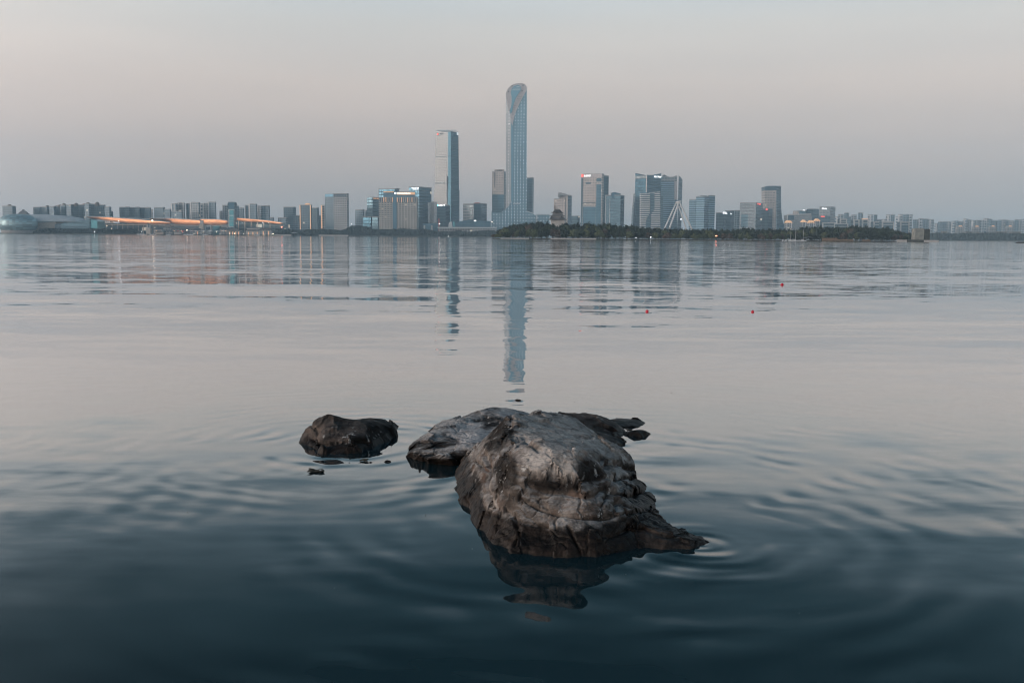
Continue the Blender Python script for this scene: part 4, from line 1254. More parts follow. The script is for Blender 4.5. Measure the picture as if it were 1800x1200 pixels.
mb = MB(); p_ = P(771.6, 405, 2395); q_ = P(771.6, 384.5, 2395)
for dx in (-1, 1):
    for dy in (-1, 1):
        mb.tube((p_.x + dx, p_.y + dy, LAND), (q_.x + dx, q_.y + dy, q_.z), 0.35, n=4)
for k in range(12):
    z = LAND + (q_.z - LAND) * k / 12
    mb.tube((p_.x - 1, p_.y - 1, z), (p_.x + 1, p_.y - 1, z + (q_.z - LAND) / 12), 0.25, n=4)
mb.build('lattice', M['redroof'], r_)
mb = MB(); p_ = P(772.5, 393.5, 2392); mb.ball(p_, 1.0, 1.0, 1.0, 8, 5); mb.build('lamp', M['lamp_white'], r_)

# --- pale banded tower left of the tallest tower
r_, pl_, _ = block(864.8, 885, 890, 302.5, 3050, 'glass_pale', 'pale beige tower with a dark slot and blue lower storeys left of the tallest tower', 'office tower', t=0.35, name='office_tower')  # the blue lower storeys are a painted reflection
face_sheet(r_, 'upper_screen', pl_, 'l', 0.20, 1.0, 297.6, 303.5, 3050, 'beige', 0.7, 2)
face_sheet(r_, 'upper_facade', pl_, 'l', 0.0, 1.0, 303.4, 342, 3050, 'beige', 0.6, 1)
face_sheet(r_, 'lower_facade', pl_, 'l', 0.0, 1.0, 342, 376, 3050, 'glass_deep', 0.6, 1)  # blue glass set in as a painted reflection on the lower face
face_sheet(r_, 'dark_slot', pl_, 'l', 0.19, 0.27, 303, 329, 3050, 'sign_dark', 1.0, 1)
lit_sign(r_, pl_, 'l', 0.40, 0.85, 298.6, 300.8, 3050, 'sign_dark', 5, 1.8)
block(925, 934, 937.5, 313, 3120, 'glass_deep', 'plain dark blue tower right behind the tallest tower', 'office tower', name='office_tower', t=0.3)

# --- tallest tower with its rounded looping crown
D2 = 2960
r_ = thing('skyscraper', (PX(907, D2), D2, LAND), 'tallest blue skyscraper with dotted windows and a rounded looping crown', 'skyscraper')
out = [(899.5, 405), (899.5, 151), (903, 148.6), (907, 147.3), (917, 147), (922.5, 148.8), (925.2, 152.4), (926, 157), (926.2, 405)]
px_panel(r_, 'facade', out, D2, 46, 'dots')
sd = [(889, 405), (889.2, 168), (890.2, 162), (893, 156.5), (897, 152.5), (900.2, 150.8), (900.2, 405)]
mb = MB()
side = [P(x, y, D2 + (900.2 - x) * 2.2 - 0.5) for x, y in sd]
mb.sheet(side[::-1], (4, 40, 0)); mb.build('side_facade', M['dots_pale'], r_)
px_panel(r_, 'corner_groove', [(898.2, 392), (898.4, 205), (900.4, 196), (901.4, 215), (901.6, 392)], D2, 2, 'crown', 2.4)
rib = [(889.1, 168), (889.2, 164), (891, 159), (894.5, 154), (899, 150), (904, 147.8), (908, 146.6), (917, 146.3), (922.6, 148.2), (925.6, 152), (926.2, 157.2), (921, 167), (915, 178), (909, 191), (904, 205), (900.4, 222),
       (898.6, 214), (896.4, 198), (894.2, 193), (891.5, 182)]
px_panel(r_, 'crown_ribbon', rib, D2, 6, 'ribbon', 5)
tear = [(895.4, 195), (898.4, 188), (899.6, 178), (899, 169.5), (897.8, 163.5), (899.4, 156), (904, 151.4), (910.5, 149.4), (915, 152.4), (916.4, 157.6), (912, 164), (907, 172), (903, 183), (899.6, 198), (896.6, 200)]
px_panel(r_, 'crown_opening', tear, D2, 4, 'crown', 7)
for a, b, y in ((908, 913.4, 152.2), (902.5, 915.2, 155), (900.8, 915.2, 158)):
    px_panel(r_, 'crown_louvre', [(a, y), (b, y), (b, y + 0.8), (a, y + 0.8)], D2, 1.5, 'white', 8.6)
for x, y in ((894, 161), (900.4, 151), (919.4, 150.2), (918, 160)):
    px_panel(r_, 'crown_porthole', [(x + 1.2 * math.cos(a), y + 1.2 * math.sin(a)) for a in [k * math.pi / 5 for k in range(10)]], D2, 1.5, 'sign_dark', 6.2)
for k in range(9):
    y = 170 + k * 3.2
    xa, xb = 918 - k * 1.9, 914 - k * 1.65
    px_panel(r_, 'ribbon_joint', [(xb - 4 + k * .25, y), (xa, y), (xa, y + 0.5), (xb - 4 + k * .25, y + 0.5)], D2, 1, 'brownroof', 5.5)
px_panel(r_, 'porch_band', [(901, 357), (914, 357), (914, 358.4), (901, 358.4)], D2, 1.5, 'white', 2.2)
skl = [(864, 409), (864, 371), (868, 372.8), (875, 374), (882, 373), (889, 368), (895, 361.5), (899.6, 353), (899.6, 409)]
px_panel(r_, 'podium_skirt', skl, D2, 20, 'dots', 6)
skr = [(926, 409), (926, 371.6), (933, 374.4), (940, 377), (945, 383), (946, 409)]
px_panel(r_, 'podium_skirt', skr, D2, 20, 'dots', 6)
px_panel(r_, 'skirt_edge', [(926, 370.6), (933, 373.4), (940, 376), (945, 382), (945, 383), (940, 377), (933, 374.4), (926, 371.6)], D2, 16, 'white', 7)
r_ = thing('office_block', (PX(950, 2930), 2930, LAND), 'low dotted podium block with a white corner frame right of the tallest tower', 'podium')
px_panel(r_, 'facade', [(944, 409), (944, 377.5), (966, 377.5), (966, 409)], 2930, 40, 'dots')
px_panel(r_, 'corner_frame', [(942, 409), (942, 376.4), (966, 376.4), (966, 377.6), (944.6, 377.6), (944.6, 409)], 2930, 6, 'palemetal', 2)

# --- pagoda temple on the island hill
DP = 985
r_ = thing('pagoda', (PX(980, DP), DP, 3), 'grey tiered pagoda rising from the trees near the left end of the island', 'pagoda')
cxp, kx = PX(979.5, DP), DP / FPX
def tier(w0, w1, yb, ye, yt, mname, dx=0):
    cx_ = cxp + dx * kx
    sq = lambda w: [(cx_ - w * kx / 2, DP - w * kx / 2), (cx_ + w * kx / 2, DP - w * kx / 2), (cx_ + w * kx / 2, DP + w * kx / 2), (cx_ - w * kx / 2, DP + w * kx / 2)]
    mb = MB(); mb.prism(sq(w0 * 0.72), PZ(979, yb, DP), PZ(979, ye, DP)); mb.build('storey', M['offwhite'], r_)
    mb = MB(); zc, zt_ = PZ(979, ye, DP), PZ(979, yt, DP)
    zm_ = zc + (zt_ - zc) * 0.38
    mb.frustum(sq(w0 * 1.04), sq((w0 + w1) / 2 * 0.94), zc - 0.25, zm_)
    mb.frustum(sq((w0 + w1) / 2 * 0.94), sq(w1), zm_, zt_)
    for sx in (-1, 1):
        for sy in (-1, 1):
            mb.tube((cx_ + sx * w0 * .47 * kx, DP + sy * w0 * .47 * kx, zc - 0.1), (cx_ + sx * w0 * .56 * kx, DP + sy * w0 * .56 * kx, zc + 0.75), 0.25, 0.08, 5)
    mb.build('eaves_roof', M[mname], r_)
tier(31, 22, 405, 386, 381.5, 'greyroof')
tier(26, 15, 382, 379.5, 375.5, 'greyroof')
tier(19.5, 9, 376.5, 374, 368.5, 'darkroof')
mb = MB()
for sgn, xg, yg in ((-1, 970, 383), (1, 987.5, 383), (1, 981, 371.5), (-1, 975.5, 372)):
    p_ = P(xg, yg, DP - 8)
    mb.sheet([(p_.x - 2.2, p_.y, p_.z - 0.6), (p_.x + 2.2, p_.y, p_.z - 0.6), (p_.x, p_.y, p_.z + 2.0)], (0, 5, 0))
mb.build('gable', M['darkroof'], r_)
for x in (974.5, 976.6, 979):
    mb = MB(); p_ = P(x, 370, DP); q_ = P(x, 360.6 + abs(x - 975) * 0.5, DP); mb.tube((p_.x, p_.y, p_.z - 1), q_, 0.55, 0.3, 6); mb.build('finial', M['greyroof'], r_)

# --- towers right of the pagoda
r_, pl_, _ = block(973, 984, 986, 350, 2800, 'beige', 'pinkish lower wing of the beige tower behind the pagoda', 'office', name='office_block', t=0.4)
r_, pl_, _ = block(982, 997.4, 1004, 343.5, 2780, 'beige', 'beige tower with a blue side and a ragged grey crown behind the pagoda', 'office tower', name='office_tower', t=0.4)
px_panel(r_, 'roof_frame', [(981.4, 347), (981.4, 339), (987, 338.2), (988, 340.2), (992, 339.4), (996, 342), (1003.6, 342.8), (1003.6, 344), (985, 343.6), (983, 347)], 2782, 24, 'concrete', 6)
face_sheet(r_, 'blue_side', pl_, 'r', 0.0, 1.0, 343.6, 408, 2780, 'glass_deep', 0.6, 1)
face_sheet(r_, 'dark_slot', pl_, 'l', 0.72, 0.78, 349, 396, 2780, 'sign_dark', 0.8, 1)
block(1003, 1016, 1019, 380, 2850, 'glass_grey', 'low blue glass block between the beige tower and the red-logo tower', 'office', name='office_block')

r_, pl_, top_ = block(1020.5, 1057, 1060, 306.5, 2760, 'beige', 'big beige tower with a red logo and white characters at its top corner', 'office tower', t=0.35, name='office_tower')
face_sheet(r_, 'lower_facade', pl_, 'l', 0.10, 0.72, 363.5, 409, 2760, 'glass_deep', 0.6, 1)  # reflection on the lower half, put in as blue glass
face_sheet(r_, 'glass_strip', pl_, 'l', 0.735, 0.965, 324, 409, 2760, 'glass_deep', 1.0, 1.6)
face_sheet(r_, 'glass_strip', pl_, 'l', 0.735, 0.965, 313.2, 319.4, 2760, 'glass_deep', 1.0, 1.6)
face_sheet(r_, 'dark_band', pl_, 'l', 0.22, 0.46, 320, 323.6, 2760, 'darkglass', 0.9, 1.4)
face_sheet(r_, 'dark_band', pl_, 'l', 0.10, 0.70, 355.2, 357, 2760, 'sign_dark', 0.9, 1.4)
face_sheet(r_, 'crown_band', pl_, 'l', 0.0, 1.0, 305.8, 312.4, 2760, 'ribbon', 0.9, 1.4)
face_sheet(r_, 'edge_strip', pl_, 'l', 0.0, 0.08, 312.4, 409, 2760, 'apt_dark', 0.9, 1.4)
lit_sign(r_, pl_, 'l', 0.13, 0.47, 307.2, 310, 2760, 'sign_white', 3, 2.2)
face_sheet(r_, 'logo', pl_, 'l', 0.01, 0.10, 305.8, 310.8, 2760, 'sign_red', 2.0, 1.2)
r_, pl_, _ = block(1056.5, 1058, 1068.5, 309.5, 2800, 'glass_deep', 'dark blue slab joined to the right of the red-logo tower', 'office tower', name='office_tower', t=3.0)
r_, pl_, _ = block(1063.5, 1090, 1096.5, 343.4, 2680, 'glass_grey', 'blue-grey glass block with a rooftop plant room right of the red-logo tower', 'office tower', t=0.3, name='office_tower')
px_panel(r_, 'plant_room', [(1075, 348), (1075, 339), (1080, 337.6), (1085, 339), (1091, 340), (1091, 348)], 2685, 22, 'bluetrim')
face_sheet(r_, 'pale_rib', pl_, 'l', 0.0, 0.03, 343.4, 408, 2680, 'palemetal', 0.8, 1)
face_sheet(r_, 'pale_rib', pl_, 'l', 0.28, 0.31, 349, 408, 2680, 'palemetal', 0.8, 1)

# --- twin peaked glass towers, striped slabs
D3 = 2700
r_ = thing('office_tower', (PX(1136, D3), D3, LAND), 'dark blue glass tower with dipped roofline and four white characters, left peaked one', 'office tower')
mb = MB()
A_, B_, C_ = P(1113.5, 405, D3 + 30), P(1135.5, 405, D3), P(1160, 405, D3 + 40)
def curved_face(mb, a, b, ys, xs, D):
    """wall from a to b with a curved top edge"""
    n = len(ys)
    for i in range(n - 1):
        f0, f1 = i / (n - 1), (i + 1) / (n - 1)
        p0, p1 = a + (b - a) * f0, a + (b - a) * f1
        z0_, z1_ = PZ(xs, ys[i], D), PZ(xs, ys[i + 1], D)
        L = (b - a).length
        mb.face([(p0.x, p0.y, LAND), (p1.x, p1.y, LAND), (p1.x, p1.y, z1_), (p0.x, p0.y, z0_)],
                [(f0 * L, LAND), (f1 * L, LAND), (f1 * L, z1_), (f0 * L, z0_)])
Au = P(1116.5, 320, D3 + 30)
A_.z = B_.z = C_.z = 0; Au.z = 0
curved_face(mb, Au, B_, [304.8, 306.6, 307.8, 308.2, 308.4], 1125, D3 + 12)
curved_face(mb, B_, C_, [308.4, 308.2, 307.6, 306.4, 304.6], 1150, D3 + 20)
E_ = Au + C_ - B_
curved_face(mb, C_, E_, [304.6, 306, 308], 1150, D3 + 40)
curved_face(mb, E_, Au, [308, 306.5, 304.8], 1125, D3 + 40)
mb.face([(p.x, p.y, PZ(1135, 308.5, D3)) for p in (B_, C_, E_, Au)], [(-1000, -1000)] * 4)
mb.build('facade', M['glass_deep'], r_)
px_panel(r_, 'base_flare', [(1116.6, 340), (1114.8, 360), (1113.2, 380), (1112.6, 409), (1117, 409)], D3 + 30, 40, 'glass_deep', 1)
pl3 = [B_.to_2d(), C_.to_2d(), E_.to_2d(), Au.to_2d()]
face_sheet(r_, 'corner_strip', pl3, 'l', 0.93, 1.0, 308, 338, D3, 'ribbon', 0.8, 1.2)
face_sheet(r_, 'crown_screen', pl3, 'l', 0.0, 1.0, 308.4, 313.4, D3, 'glass_pale', 0.7, 1.0)
lit_sign(r_, pl3, 'r', 0.46, 0.97, 308.2, 311, D3, 'sign_white', 4, 2.0)
r_ = thing('office_tower', (PX(1190, D3 + 60), D3 + 60, LAND), 'dark striped glass tower with a pale concave crown, right of the peaked pair', 'office tower')
D4 = D3 + 60
px_panel(r_, 'facade', [(1160, 409), (1160, 318), (1186.5, 318), (1190.5, 318), (1190.5, 409)], D4, 40, 'stripe_blue')
px_panel(r_, 'crown', [(1160, 318.6), (1160, 313.4), (1164, 310.6), (1170, 310.2), (1168, 306.8), (1172, 309.4), (1178, 311.2), (1184, 310.6), (1188, 309), (1190.5, 309), (1190.5, 318.6)], D4, 42, 'glass_pale', 1)
px_panel(r_, 'pale_strip', [(1185.6, 350), (1185.6, 318.6), (1190.2, 318.6), (1190.2, 351), (1186.6, 351)], D4, 3, 'ribbon', 2)
mb = MB(); a_, b_ = P(1190.5, 405, D4), P(1197.4, 405, D4 + 25)
a_.z = b_.z = 0
curved_face(mb, a_, b_, [309, 311, 315.4], 1194, D4 + 10)
curved_face(mb, b_, b_ + Vector((0, 30, 0)), [315.4, 315.4], 1194, D4 + 10)
mb.build('side_facade', M['glass_grey'], r_)
px_panel(r_, 'roof_leaf', [(1159.6, 315), (1162, 312.4), (1165, 310.6), (1165, 313.4), (1162, 315)], D4, 4, 'teal', 6)
px_panel(r_, 'dark_band', [(1186, 352.2), (1197, 351), (1197, 352.8), (1186, 353.6)], D4, 3, 'bluetrim', 4)
D5 = 2560
r_ = thing('office_tower', (PX(1146, D5), D5, LAND), 'white striped slab pair with a blue wavy gap in front of the peaked glass towers', 'office tower')
px_panel(r_, 'gap_glass', [(1140, 409), (1140, 339.4), (1152, 339.4), (1152, 409)], D5, 26, 'glass_grey', -4)
px_panel(r_, 'striped_slab', [(1127, 409), (1127, 340), (1142.4, 340), (1142.4, 373.5), (1140, 378), (1136.6, 384), (1135, 392), (1134.6, 409)], D5, 30, 'stripe')
px_panel(r_, 'lower_glass', [(1134.8, 409), (1135.2, 392), (1136.8, 384), (1140.2, 378), (1142.4, 374), (1143.4, 374), (1143.4, 409)], D5, 28, 'glass_grey', -1)
px_panel(r_, 'striped_slab', [(1144.6, 409), (1144.6, 376.5), (1148, 373), (1151, 368), (1151, 338.6), (1151.8, 337.4), (1160.6, 336.8), (1160.6, 409)], D5, 30, 'stripe')
px_panel(r_, 'side_glass', [(1160.8, 409), (1160.8, 338.5), (1162.4, 339.6), (1162.4, 344), (1165.4, 344.6), (1165.4, 409)], D5, 24, 'glass_grey', -3)
px_panel(r_, 'roof_slope', [(1142.4, 340), (1142.4, 338.6), (1145, 338.8), (1151, 337.4), (1151, 339.6)], D5, 20, 'palemetal', -5)

# --- white A-frame of the observation wheel
DW = 2300
r_ = thing('wheel_support', (PX(1190, DW), DW, LAND), 'white A-frame legs of an observation wheel standing behind the island trees', 'wheel frame')
for (x0_, y0_, d0), (x1_, y1_, d1), ra in (((1170, 398, 0), (1189, 356, 0), 1.7), ((1178, 398, -20), (1193.5, 355, -20), 1.9), ((1214.5, 399, -20), (1194.5, 355, -20), 1.9), ((1205, 399, 0), (1193, 362, 0), 1.4)):
    mb = MB(); a_, b_ = P(x0_, y0_, DW + d0), P(x1_, y1_, DW + d1)
    a2 = a_ + (a_ - b_) * ((a_.z - LAND) / (b_.z - a_.z))
    mb.tube(a2, b_, ra * 1.1, ra, 10)
    mb.build('leg', M['white'], r_)
mb = MB(); a_, b_ = P(1189, 355.6, DW + 6), P(1194, 355, DW - 26); mb.tube(a_, b_, 2.2, 2.2, 10); mb.tube(P(1191, 354.4, DW - 20), P(1197.4, 354, DW - 20), 1.6, 1.6, 8); mb.build('hub', M['white'], r_)
mb = MB()
for k in range(8):
    f0, f1 = math.pi * (0.95 - k * 0.10), math.pi * (0.95 - (k + 1) * 0.10)
    mb.tube(P(1196 + 5 * math.cos(f0), 369 - 6 * math.sin(f0), DW - 20), P(1196 + 5 * math.cos(f1), 369 - 6 * math.sin(f1), DW - 20), 1.0, 1.0, 6)
mb.build('brace', M['white'], r_)
mb = MB(); p_ = P(1197, 385.5, DW - 30); mb.ball(p_, 1.0, 1.0, 1.0, 8, 5); mb.build('lamp', M['lamp_white'], r_)

# --- striped blue trio and low blocks to the right
block(1210.3, 1221.6, 1223, 351, 2560, 'stripe_blue', 'shortest of the three joined blue striped slabs right of the wheel legs', 'office tower', name='office_tower', t=0.25)
block(1222.2, 1237, 1245, 345.6, 2540, 'stripe_blue', 'middle slab of the three joined blue striped slabs, with a pale corner', 'office tower', name='office_tower', t=0.4, cap=[(0.3, 0.8, 343.2)])
block(1243, 1244.6, 1255.4, 343.8, 2570, 'stripe_blue', 'tallest and darkest of the three joined blue striped slabs', 'office tower', name='office_tower', t=2.5)
r_, pl_, _ = block(1258, 1272, 1276, 374.2, 2640, 'glass_grey', 'low blue-grey office with a white lit rooftop sign', 'office', name='office_block', t=0.4)
lit_sign(r_, pl_, 'l', 0.90, 1.5, 372.8, 376, 2640, 'sign_white', 3, 6.5)
r_, pl_, _ = block(1273.5, 1285, 1289.5, 370.6, 2680, 'glass_blue', 'low blue office with a small lit corner sign behind the rooftop-sign office', 'office', name='office_block', t=0.4)
lit_sign(r_, pl_, 'l', 0.86, 1.1, 374.4, 376.8, 2680, 'sign_white', 1, 2.5)
block(1289, 1297, 1300, 370.2, 2720, 'apt_blue', 'pale blue block between the low offices and the pinkish red-sign tower', 'office', name='office_block')
r_, pl_, _ = block(1299.3, 1327.6, 1339, 356.6, 2600, 'glass_pale', 'pinkish glass tower with a red sign on its top corner', 'office tower', name='office_tower', t=0.35)
face_sheet(r_, 'blue_side', pl_, 'r', 0.0, 1.0, 356.4, 409, 2600, 'glass_deep', 0.6, 1)
lit_sign(r_, pl_, 'r', 0.05, 0.62, 356.9, 359.4, 2600, 'sign_red', 3, 2.0)
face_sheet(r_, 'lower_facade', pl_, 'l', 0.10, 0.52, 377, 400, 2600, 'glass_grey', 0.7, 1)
r_, pl_, _ = block(1339, 1350, 1357, 366.5, 2700, 'glass_grey', 'blue-grey block with a round red lamp sign before the flared tower', 'office', name='office_block', t=0.4)
lit_sign(r_, pl_, 'l', 0.52, 0.78, 367, 369.6, 2700, 'sign_red', 1, 2.0, dot='sign_red')
DF = 2820
r_ = thing('office_tower', (PX(1364, DF), DF, LAND), 'beige and blue tower with a dark top band and a base flaring to the right', 'office tower')
px_panel(r_, 'facade', [(1344.8, 409), (1344.8, 334.6), (1364.6, 334.6), (1364.6, 409)], DF, 40, 'beige')
px_panel(r_, 'crown_band', [(1344.8, 334.8), (1344.8, 328.2), (1364.8, 327.6), (1364.8, 334.8)], DF, 40, 'glass_deep', 0.5)
mb = MB()
prof = [(1373, 327.2), (1373, 355), (1373.4, 370), (1374.6, 382), (1377, 392), (1381, 401), (1384, 409)]
for (xa, ya), (xb, yb) in zip(prof[:-1], prof[1:]):
    p0, p1 = P(1364.7, ya, DF), P(xa, ya, DF + 22)
    q0, q1 = P(1364.7, yb, DF), P(xb, yb, DF + 22)
    mb.face([q0, q1, p1, p0], [(0, q0.z), (22, q1.z), (22, p1.z), (0, p0.z)])
    mb.face([q1, q1 + Vector((0, 22, 0)), p1 + Vector((0, 22, 0)), p1], [(22, q1.z), (44, q1.z), (44, p1.z), (22, p1.z)])
mb.build('flared_side', M['glass_deep'], r_)
px_panel(r_, 'roof_slab', [(1344.6, 328.3), (1351, 326.8), (1373.2, 326.8), (1373.2, 328)], DF, 38, 'bluetrim', 0.8)
mb = MB(); mb.tube(P(1346.4, 328, DF + 6), P(1346.4, 321, DF + 6), 0.6, 0.3, 5); mb.build('antenna', M['pole'], r_)

# --- low offices further right
block(1392.5, 1402, 1404, 371, 3150, 'beige', 'small pinkish block peeping over the white framed office', 'office', name='office_block')
r_ = thing('office_block', (PX(1405, 2700), 2700, LAND), 'white framed low office with horizontal blue windows right of the flared tower', 'office')
px_panel(r_, 'facade', [(1385, 409), (1385, 377.6), (1426, 376.6), (1427.4, 387), (1427.4, 409)], 2700, 40, 'stripe')
px_panel(r_, 'glass_bay', [(1385.4, 386), (1385.4, 378.8), (1395.6, 378.4), (1395.6, 386)], 2700, 3, 'glass_deep', 1.5)
px_panel(r_, 'frame', [(1384, 409), (1384, 376.6), (1426, 375.6), (1426, 377), (1385.2, 378), (1385.2, 409)], 2700, 5, 'white', 3)
r_, pl_, _ = block(1403.6, 1416, 1419, 370.4, 2950, 'glass_blue', 'dark blue block with a white roof sign behind the white framed office', 'office', name='office_block')
lit_sign(r_, pl_, 'l', 0.50, 0.85, 368.4, 370.2, 2950, 'sign_white', 2, 1.5)
block(1417, 1427, 1438.6, 367.4, 2920, 'glass_grey', 'blue office block with a bluish side between the white roof sign and the script sign', 'office', name='office_block')
r_, pl_, _ = block(1439, 1458, 1467, 363.6, 2850, 'glass_pale', 'pale office tower with a white script sign near its top', 'office', name='office_tower', t=0.3)
lit_sign(r_, pl_, 'l', 0.22, 0.66, 365.4, 367.8, 2850, 'sign_white', 4, 2.0)
px_panel(r_, 'lower_glass', [(1439.2, 409), (1439.2, 379.4), (1459, 379.4), (1459, 409)], 2845, 6, 'glass_grey', 3)
px_panel(r_, 'red_sign', [(1443, 379.8), (1449.6, 379.8), (1449.6, 381.8), (1443, 381.8)], 2840, 1.5, 'sign_red', 4)
for i, (a, b, yr, wh) in enumerate([(1382, 1393, 389, 1), (1410, 1418, 388, 0), (1422, 1432, 389, 1), (1433, 1442, 386, 0)]):
    r_ = thing('lit_roof_house', (PX(a, 2500 + i * 30), 2500 + i * 30, LAND), ['orange-lit roof house at the foot of the flared tower', 'small orange-lit roof house left of the white loggia house', 'orange-lit roof house with tall white loggia columns', 'dim orange-lit roof house nearest the script-sign office'][i], 'house', 'orange-lit roof houses by the lake')
    Dk = 2500 + i * 30
    px_panel(r_, 'wall', [(a + 0.8, 412), (a + 0.8, yr + 2.4), (b - 0.8, yr + 2.4), (b - 0.8, 412)], Dk, 16, 'lowrise')
    px_panel(r_, 'lit_roof', [(a - 0.6, yr + 2.6), (a + 2, yr), (a + 3, yr - 1.6), (b - 4, yr - 1.6), (b - 2, yr), (b + 0.6, yr + 2.6)], Dk, 18, 'sign_orange', 1)
    for x in (a + 1, b - 2):
        px_panel(r_, 'column', [(x, yr + 2.6), (x + 0.9, yr + 2.6), (x + 0.9, 409), (x, 409)], Dk, 2, 'white', 2.5)

# --- white-framed villas and pale blocks behind the right end of the island
fr = [(1446, 1468, 391, 'long white framed villa with blue glazing above the island wood'), (1466, 1491, 392.4, 'low white framed villa with a broad glazed end beside the long one'),
      (1477, 1489, 384.6, 'upper villa with a white portal frame behind the low framed villa'), (1501, 1511, 385.6, 'narrow white portal frame house above the wood'),
      (1516, 1527, 385.6, 'orange-capped white house right of the narrow portal house'), (1536, 1547, 389.4, 'plain white-ended house above the sloping wood'),
      (1551, 1572, 389.6, 'wide white terrace house above the sloping wood'), (1583, 1599, 389.6, 'white framed glass house near the right end of the wood')]
for i, (a, b, y, lb) in enumerate(fr):
    Dk = 2480 + (i % 3) * 40
    r_ = thing('framed_villa', (PX(a, Dk), Dk, LAND), lb, 'house', 'white framed villas behind the island')
    px_panel(r_, 'glazing', [(a + 0.5, 409), (a + 0.5, y + 0.5), (b - 0.5, y + 0.5), (b - 0.5, 409)], Dk, 24, 'glass_grey')
    px_panel(r_, 'frame', [(a, 409), (a, y), (b, y), (b, 409), (b - 1.6, 409), (b - 1.6, y + 2), (a + 1.8, y + 2), (a + 1.8, 409)], Dk, 4, 'offwhite', 2)
    px_panel(r_, 'floor_band', [(a + 1.8, y + 5), (b - 1.6, y + 5), (b - 1.6, y + 6.2), (a + 1.8, y + 6.2)], Dk, 2, 'offwhite', 1.5)
    if i == 4:
        px_panel(r_, 'lit_cap', [(a - 1, y), (a + 2, y - 1.4), (b - 3, y - 1.4), (b, y)], Dk, 8, 'sign_orange', 2)

far_px = [(1466, 1474, 381, 'apt_pale'), (1472, 1482, 377.6, 'apt'), (1483, 1491, 374.4, 'apt_blue'), (1490, 1500, 381, 'apt_dark'), (1495, 1505, 378, 'apt'), (1507, 1516, 374.2, 'apt_blue'),
          (1524, 1534, 378, 'apt_pale'), (1535, 1541, 377.8, 'apt_dark'), (1541, 1549, 385.8, 'apt_blue'), (1548, 1556, 386, 'apt_pale'), (1556, 1564, 377.6, 'apt_pale'), (1565, 1571.6, 377.6, 'apt_blue'),
          (1573, 1583, 381, 'apt_pale'), (1577, 1586, 377.2, 'apt_pale'), (1584.5, 1597, 377, 'apt_blue'), (1596, 1603, 377.8, 'apt_pale'), (1604, 1614, 386, 'apt_blue'), (1613, 1622, 384.6, 'apt_pale'), (1620, 1631, 385, 'apt_blue'), (1629, 1641, 386.6, 'apt_pale')]
for i, (a, b, y, mt) in enumerate(far_px):
    look = {'apt_pale': 'pale', 'apt': 'grey', 'apt_blue': 'blue-grey', 'apt_dark': 'dark blue'}[mt]
    shape = 'slim' if b - a < 9 else 'broad'
    where = 'above the white framed villas' if a < 1523 else 'above the sloping wood end' if a < 1590 else 'behind the stone watchtower'
    seq = sum(1 for (a2, b2, y2, m2) in far_px[:i] if m2 == mt and ((a2 < 1523) == (a < 1523)) and ((a2 < 1590) == (a < 1590)))
    nm = ['leftmost', 'second', 'third', 'fourth', 'fifth'][seq]
    apt(a, b, y, 3300 + (i % 4) * 40, mt, f'{look} {shape} apartment block {where}, {nm} of its colour', 0.7, [(0.2, 0.5, y - 1.2)] if i % 2 else None, 'hazy apartment blocks behind the island')
xx, i = 1642.0, 0
rr = random.Random(21)
heights = {1642: 393, 1650: 390, 1668: 389.5, 1685: 391, 1690: 385, 1697: 385.4, 1704: 388, 1712: 387.6, 1720: 388, 1728: 384.6, 1736: 385.2, 1742: 388, 1750: 387.4, 1760: 386.6, 1768: 388, 1778: 386.2, 1786: 388, 1790: 386}
while xx < 1800:
    wd = rr.uniform(6, 10)
    ks = [k for k in heights if k <= xx + 3]
    y = heights[max(ks)] + rr.uniform(-0.6, 0.8)
    mt = rr.choice(['apt_pale', 'apt_blue', 'apt_pale', 'apt'])
    look = {'apt_pale': 'pale', 'apt': 'grey', 'apt_blue': 'bluish'}[mt]
    apt(xx, xx + wd, y, 3500 + rr.uniform(0, 200), mt, f'{look} far apartment tower, {ord_[i] if i < 14 else ["fifteenth", "sixteenth", "seventeenth", "eighteenth", "nineteenth", "twentieth", "twenty-first", "twenty-second", "twenty-third", "twenty-fourth"][i - 14]} right of the stone watchtower in the hazy row',
        0.65, [(0.25, 0.6, y - 1.3)] if rr.random() < 0.6 else None, 'far apartment towers above the right shore')
    xx += wd * rr.uniform(0.72, 0.98)
    i += 1
for i, (a, b, y) in enumerate([(1683, 1694, 397), (1712, 1723, 397.6), (1741, 1751, 397), (1771, 1781, 397.2)]):
    lb = ['white waterfront villa with a lit roof, first right of the watchtower', 'white waterfront villa with a lit roof, second right of the watchtower', 'white waterfront villa with a lit roof, third right of the watchtower', 'white waterfront villa with a lit roof nearest the right edge'][i]
    r_ = thing('lit_roof_house', (PX(a, 2700), 2700, LAND), lb, 'house', 'white lit-roof villas on the right shore')
    px_panel(r_, 'wall', [(a, 415), (a, y + 1), (b, y + 1), (b, 415)], 2700, 14, 'lowrise')
    px_panel(r_, 'gable', [(a - 1, y + 3), (a + 3, y), (b - 3, y), (b + 1, y + 3)], 2700, 16, 'offwhite', 1)
    px_panel(r_, 'lit_roof', [(a + 3, y + 1), (a + 4.5, y - 0.8), (b - 3.5, y - 0.8), (b - 2, y + 1)], 2700, 6, 'sign_orange', 2)
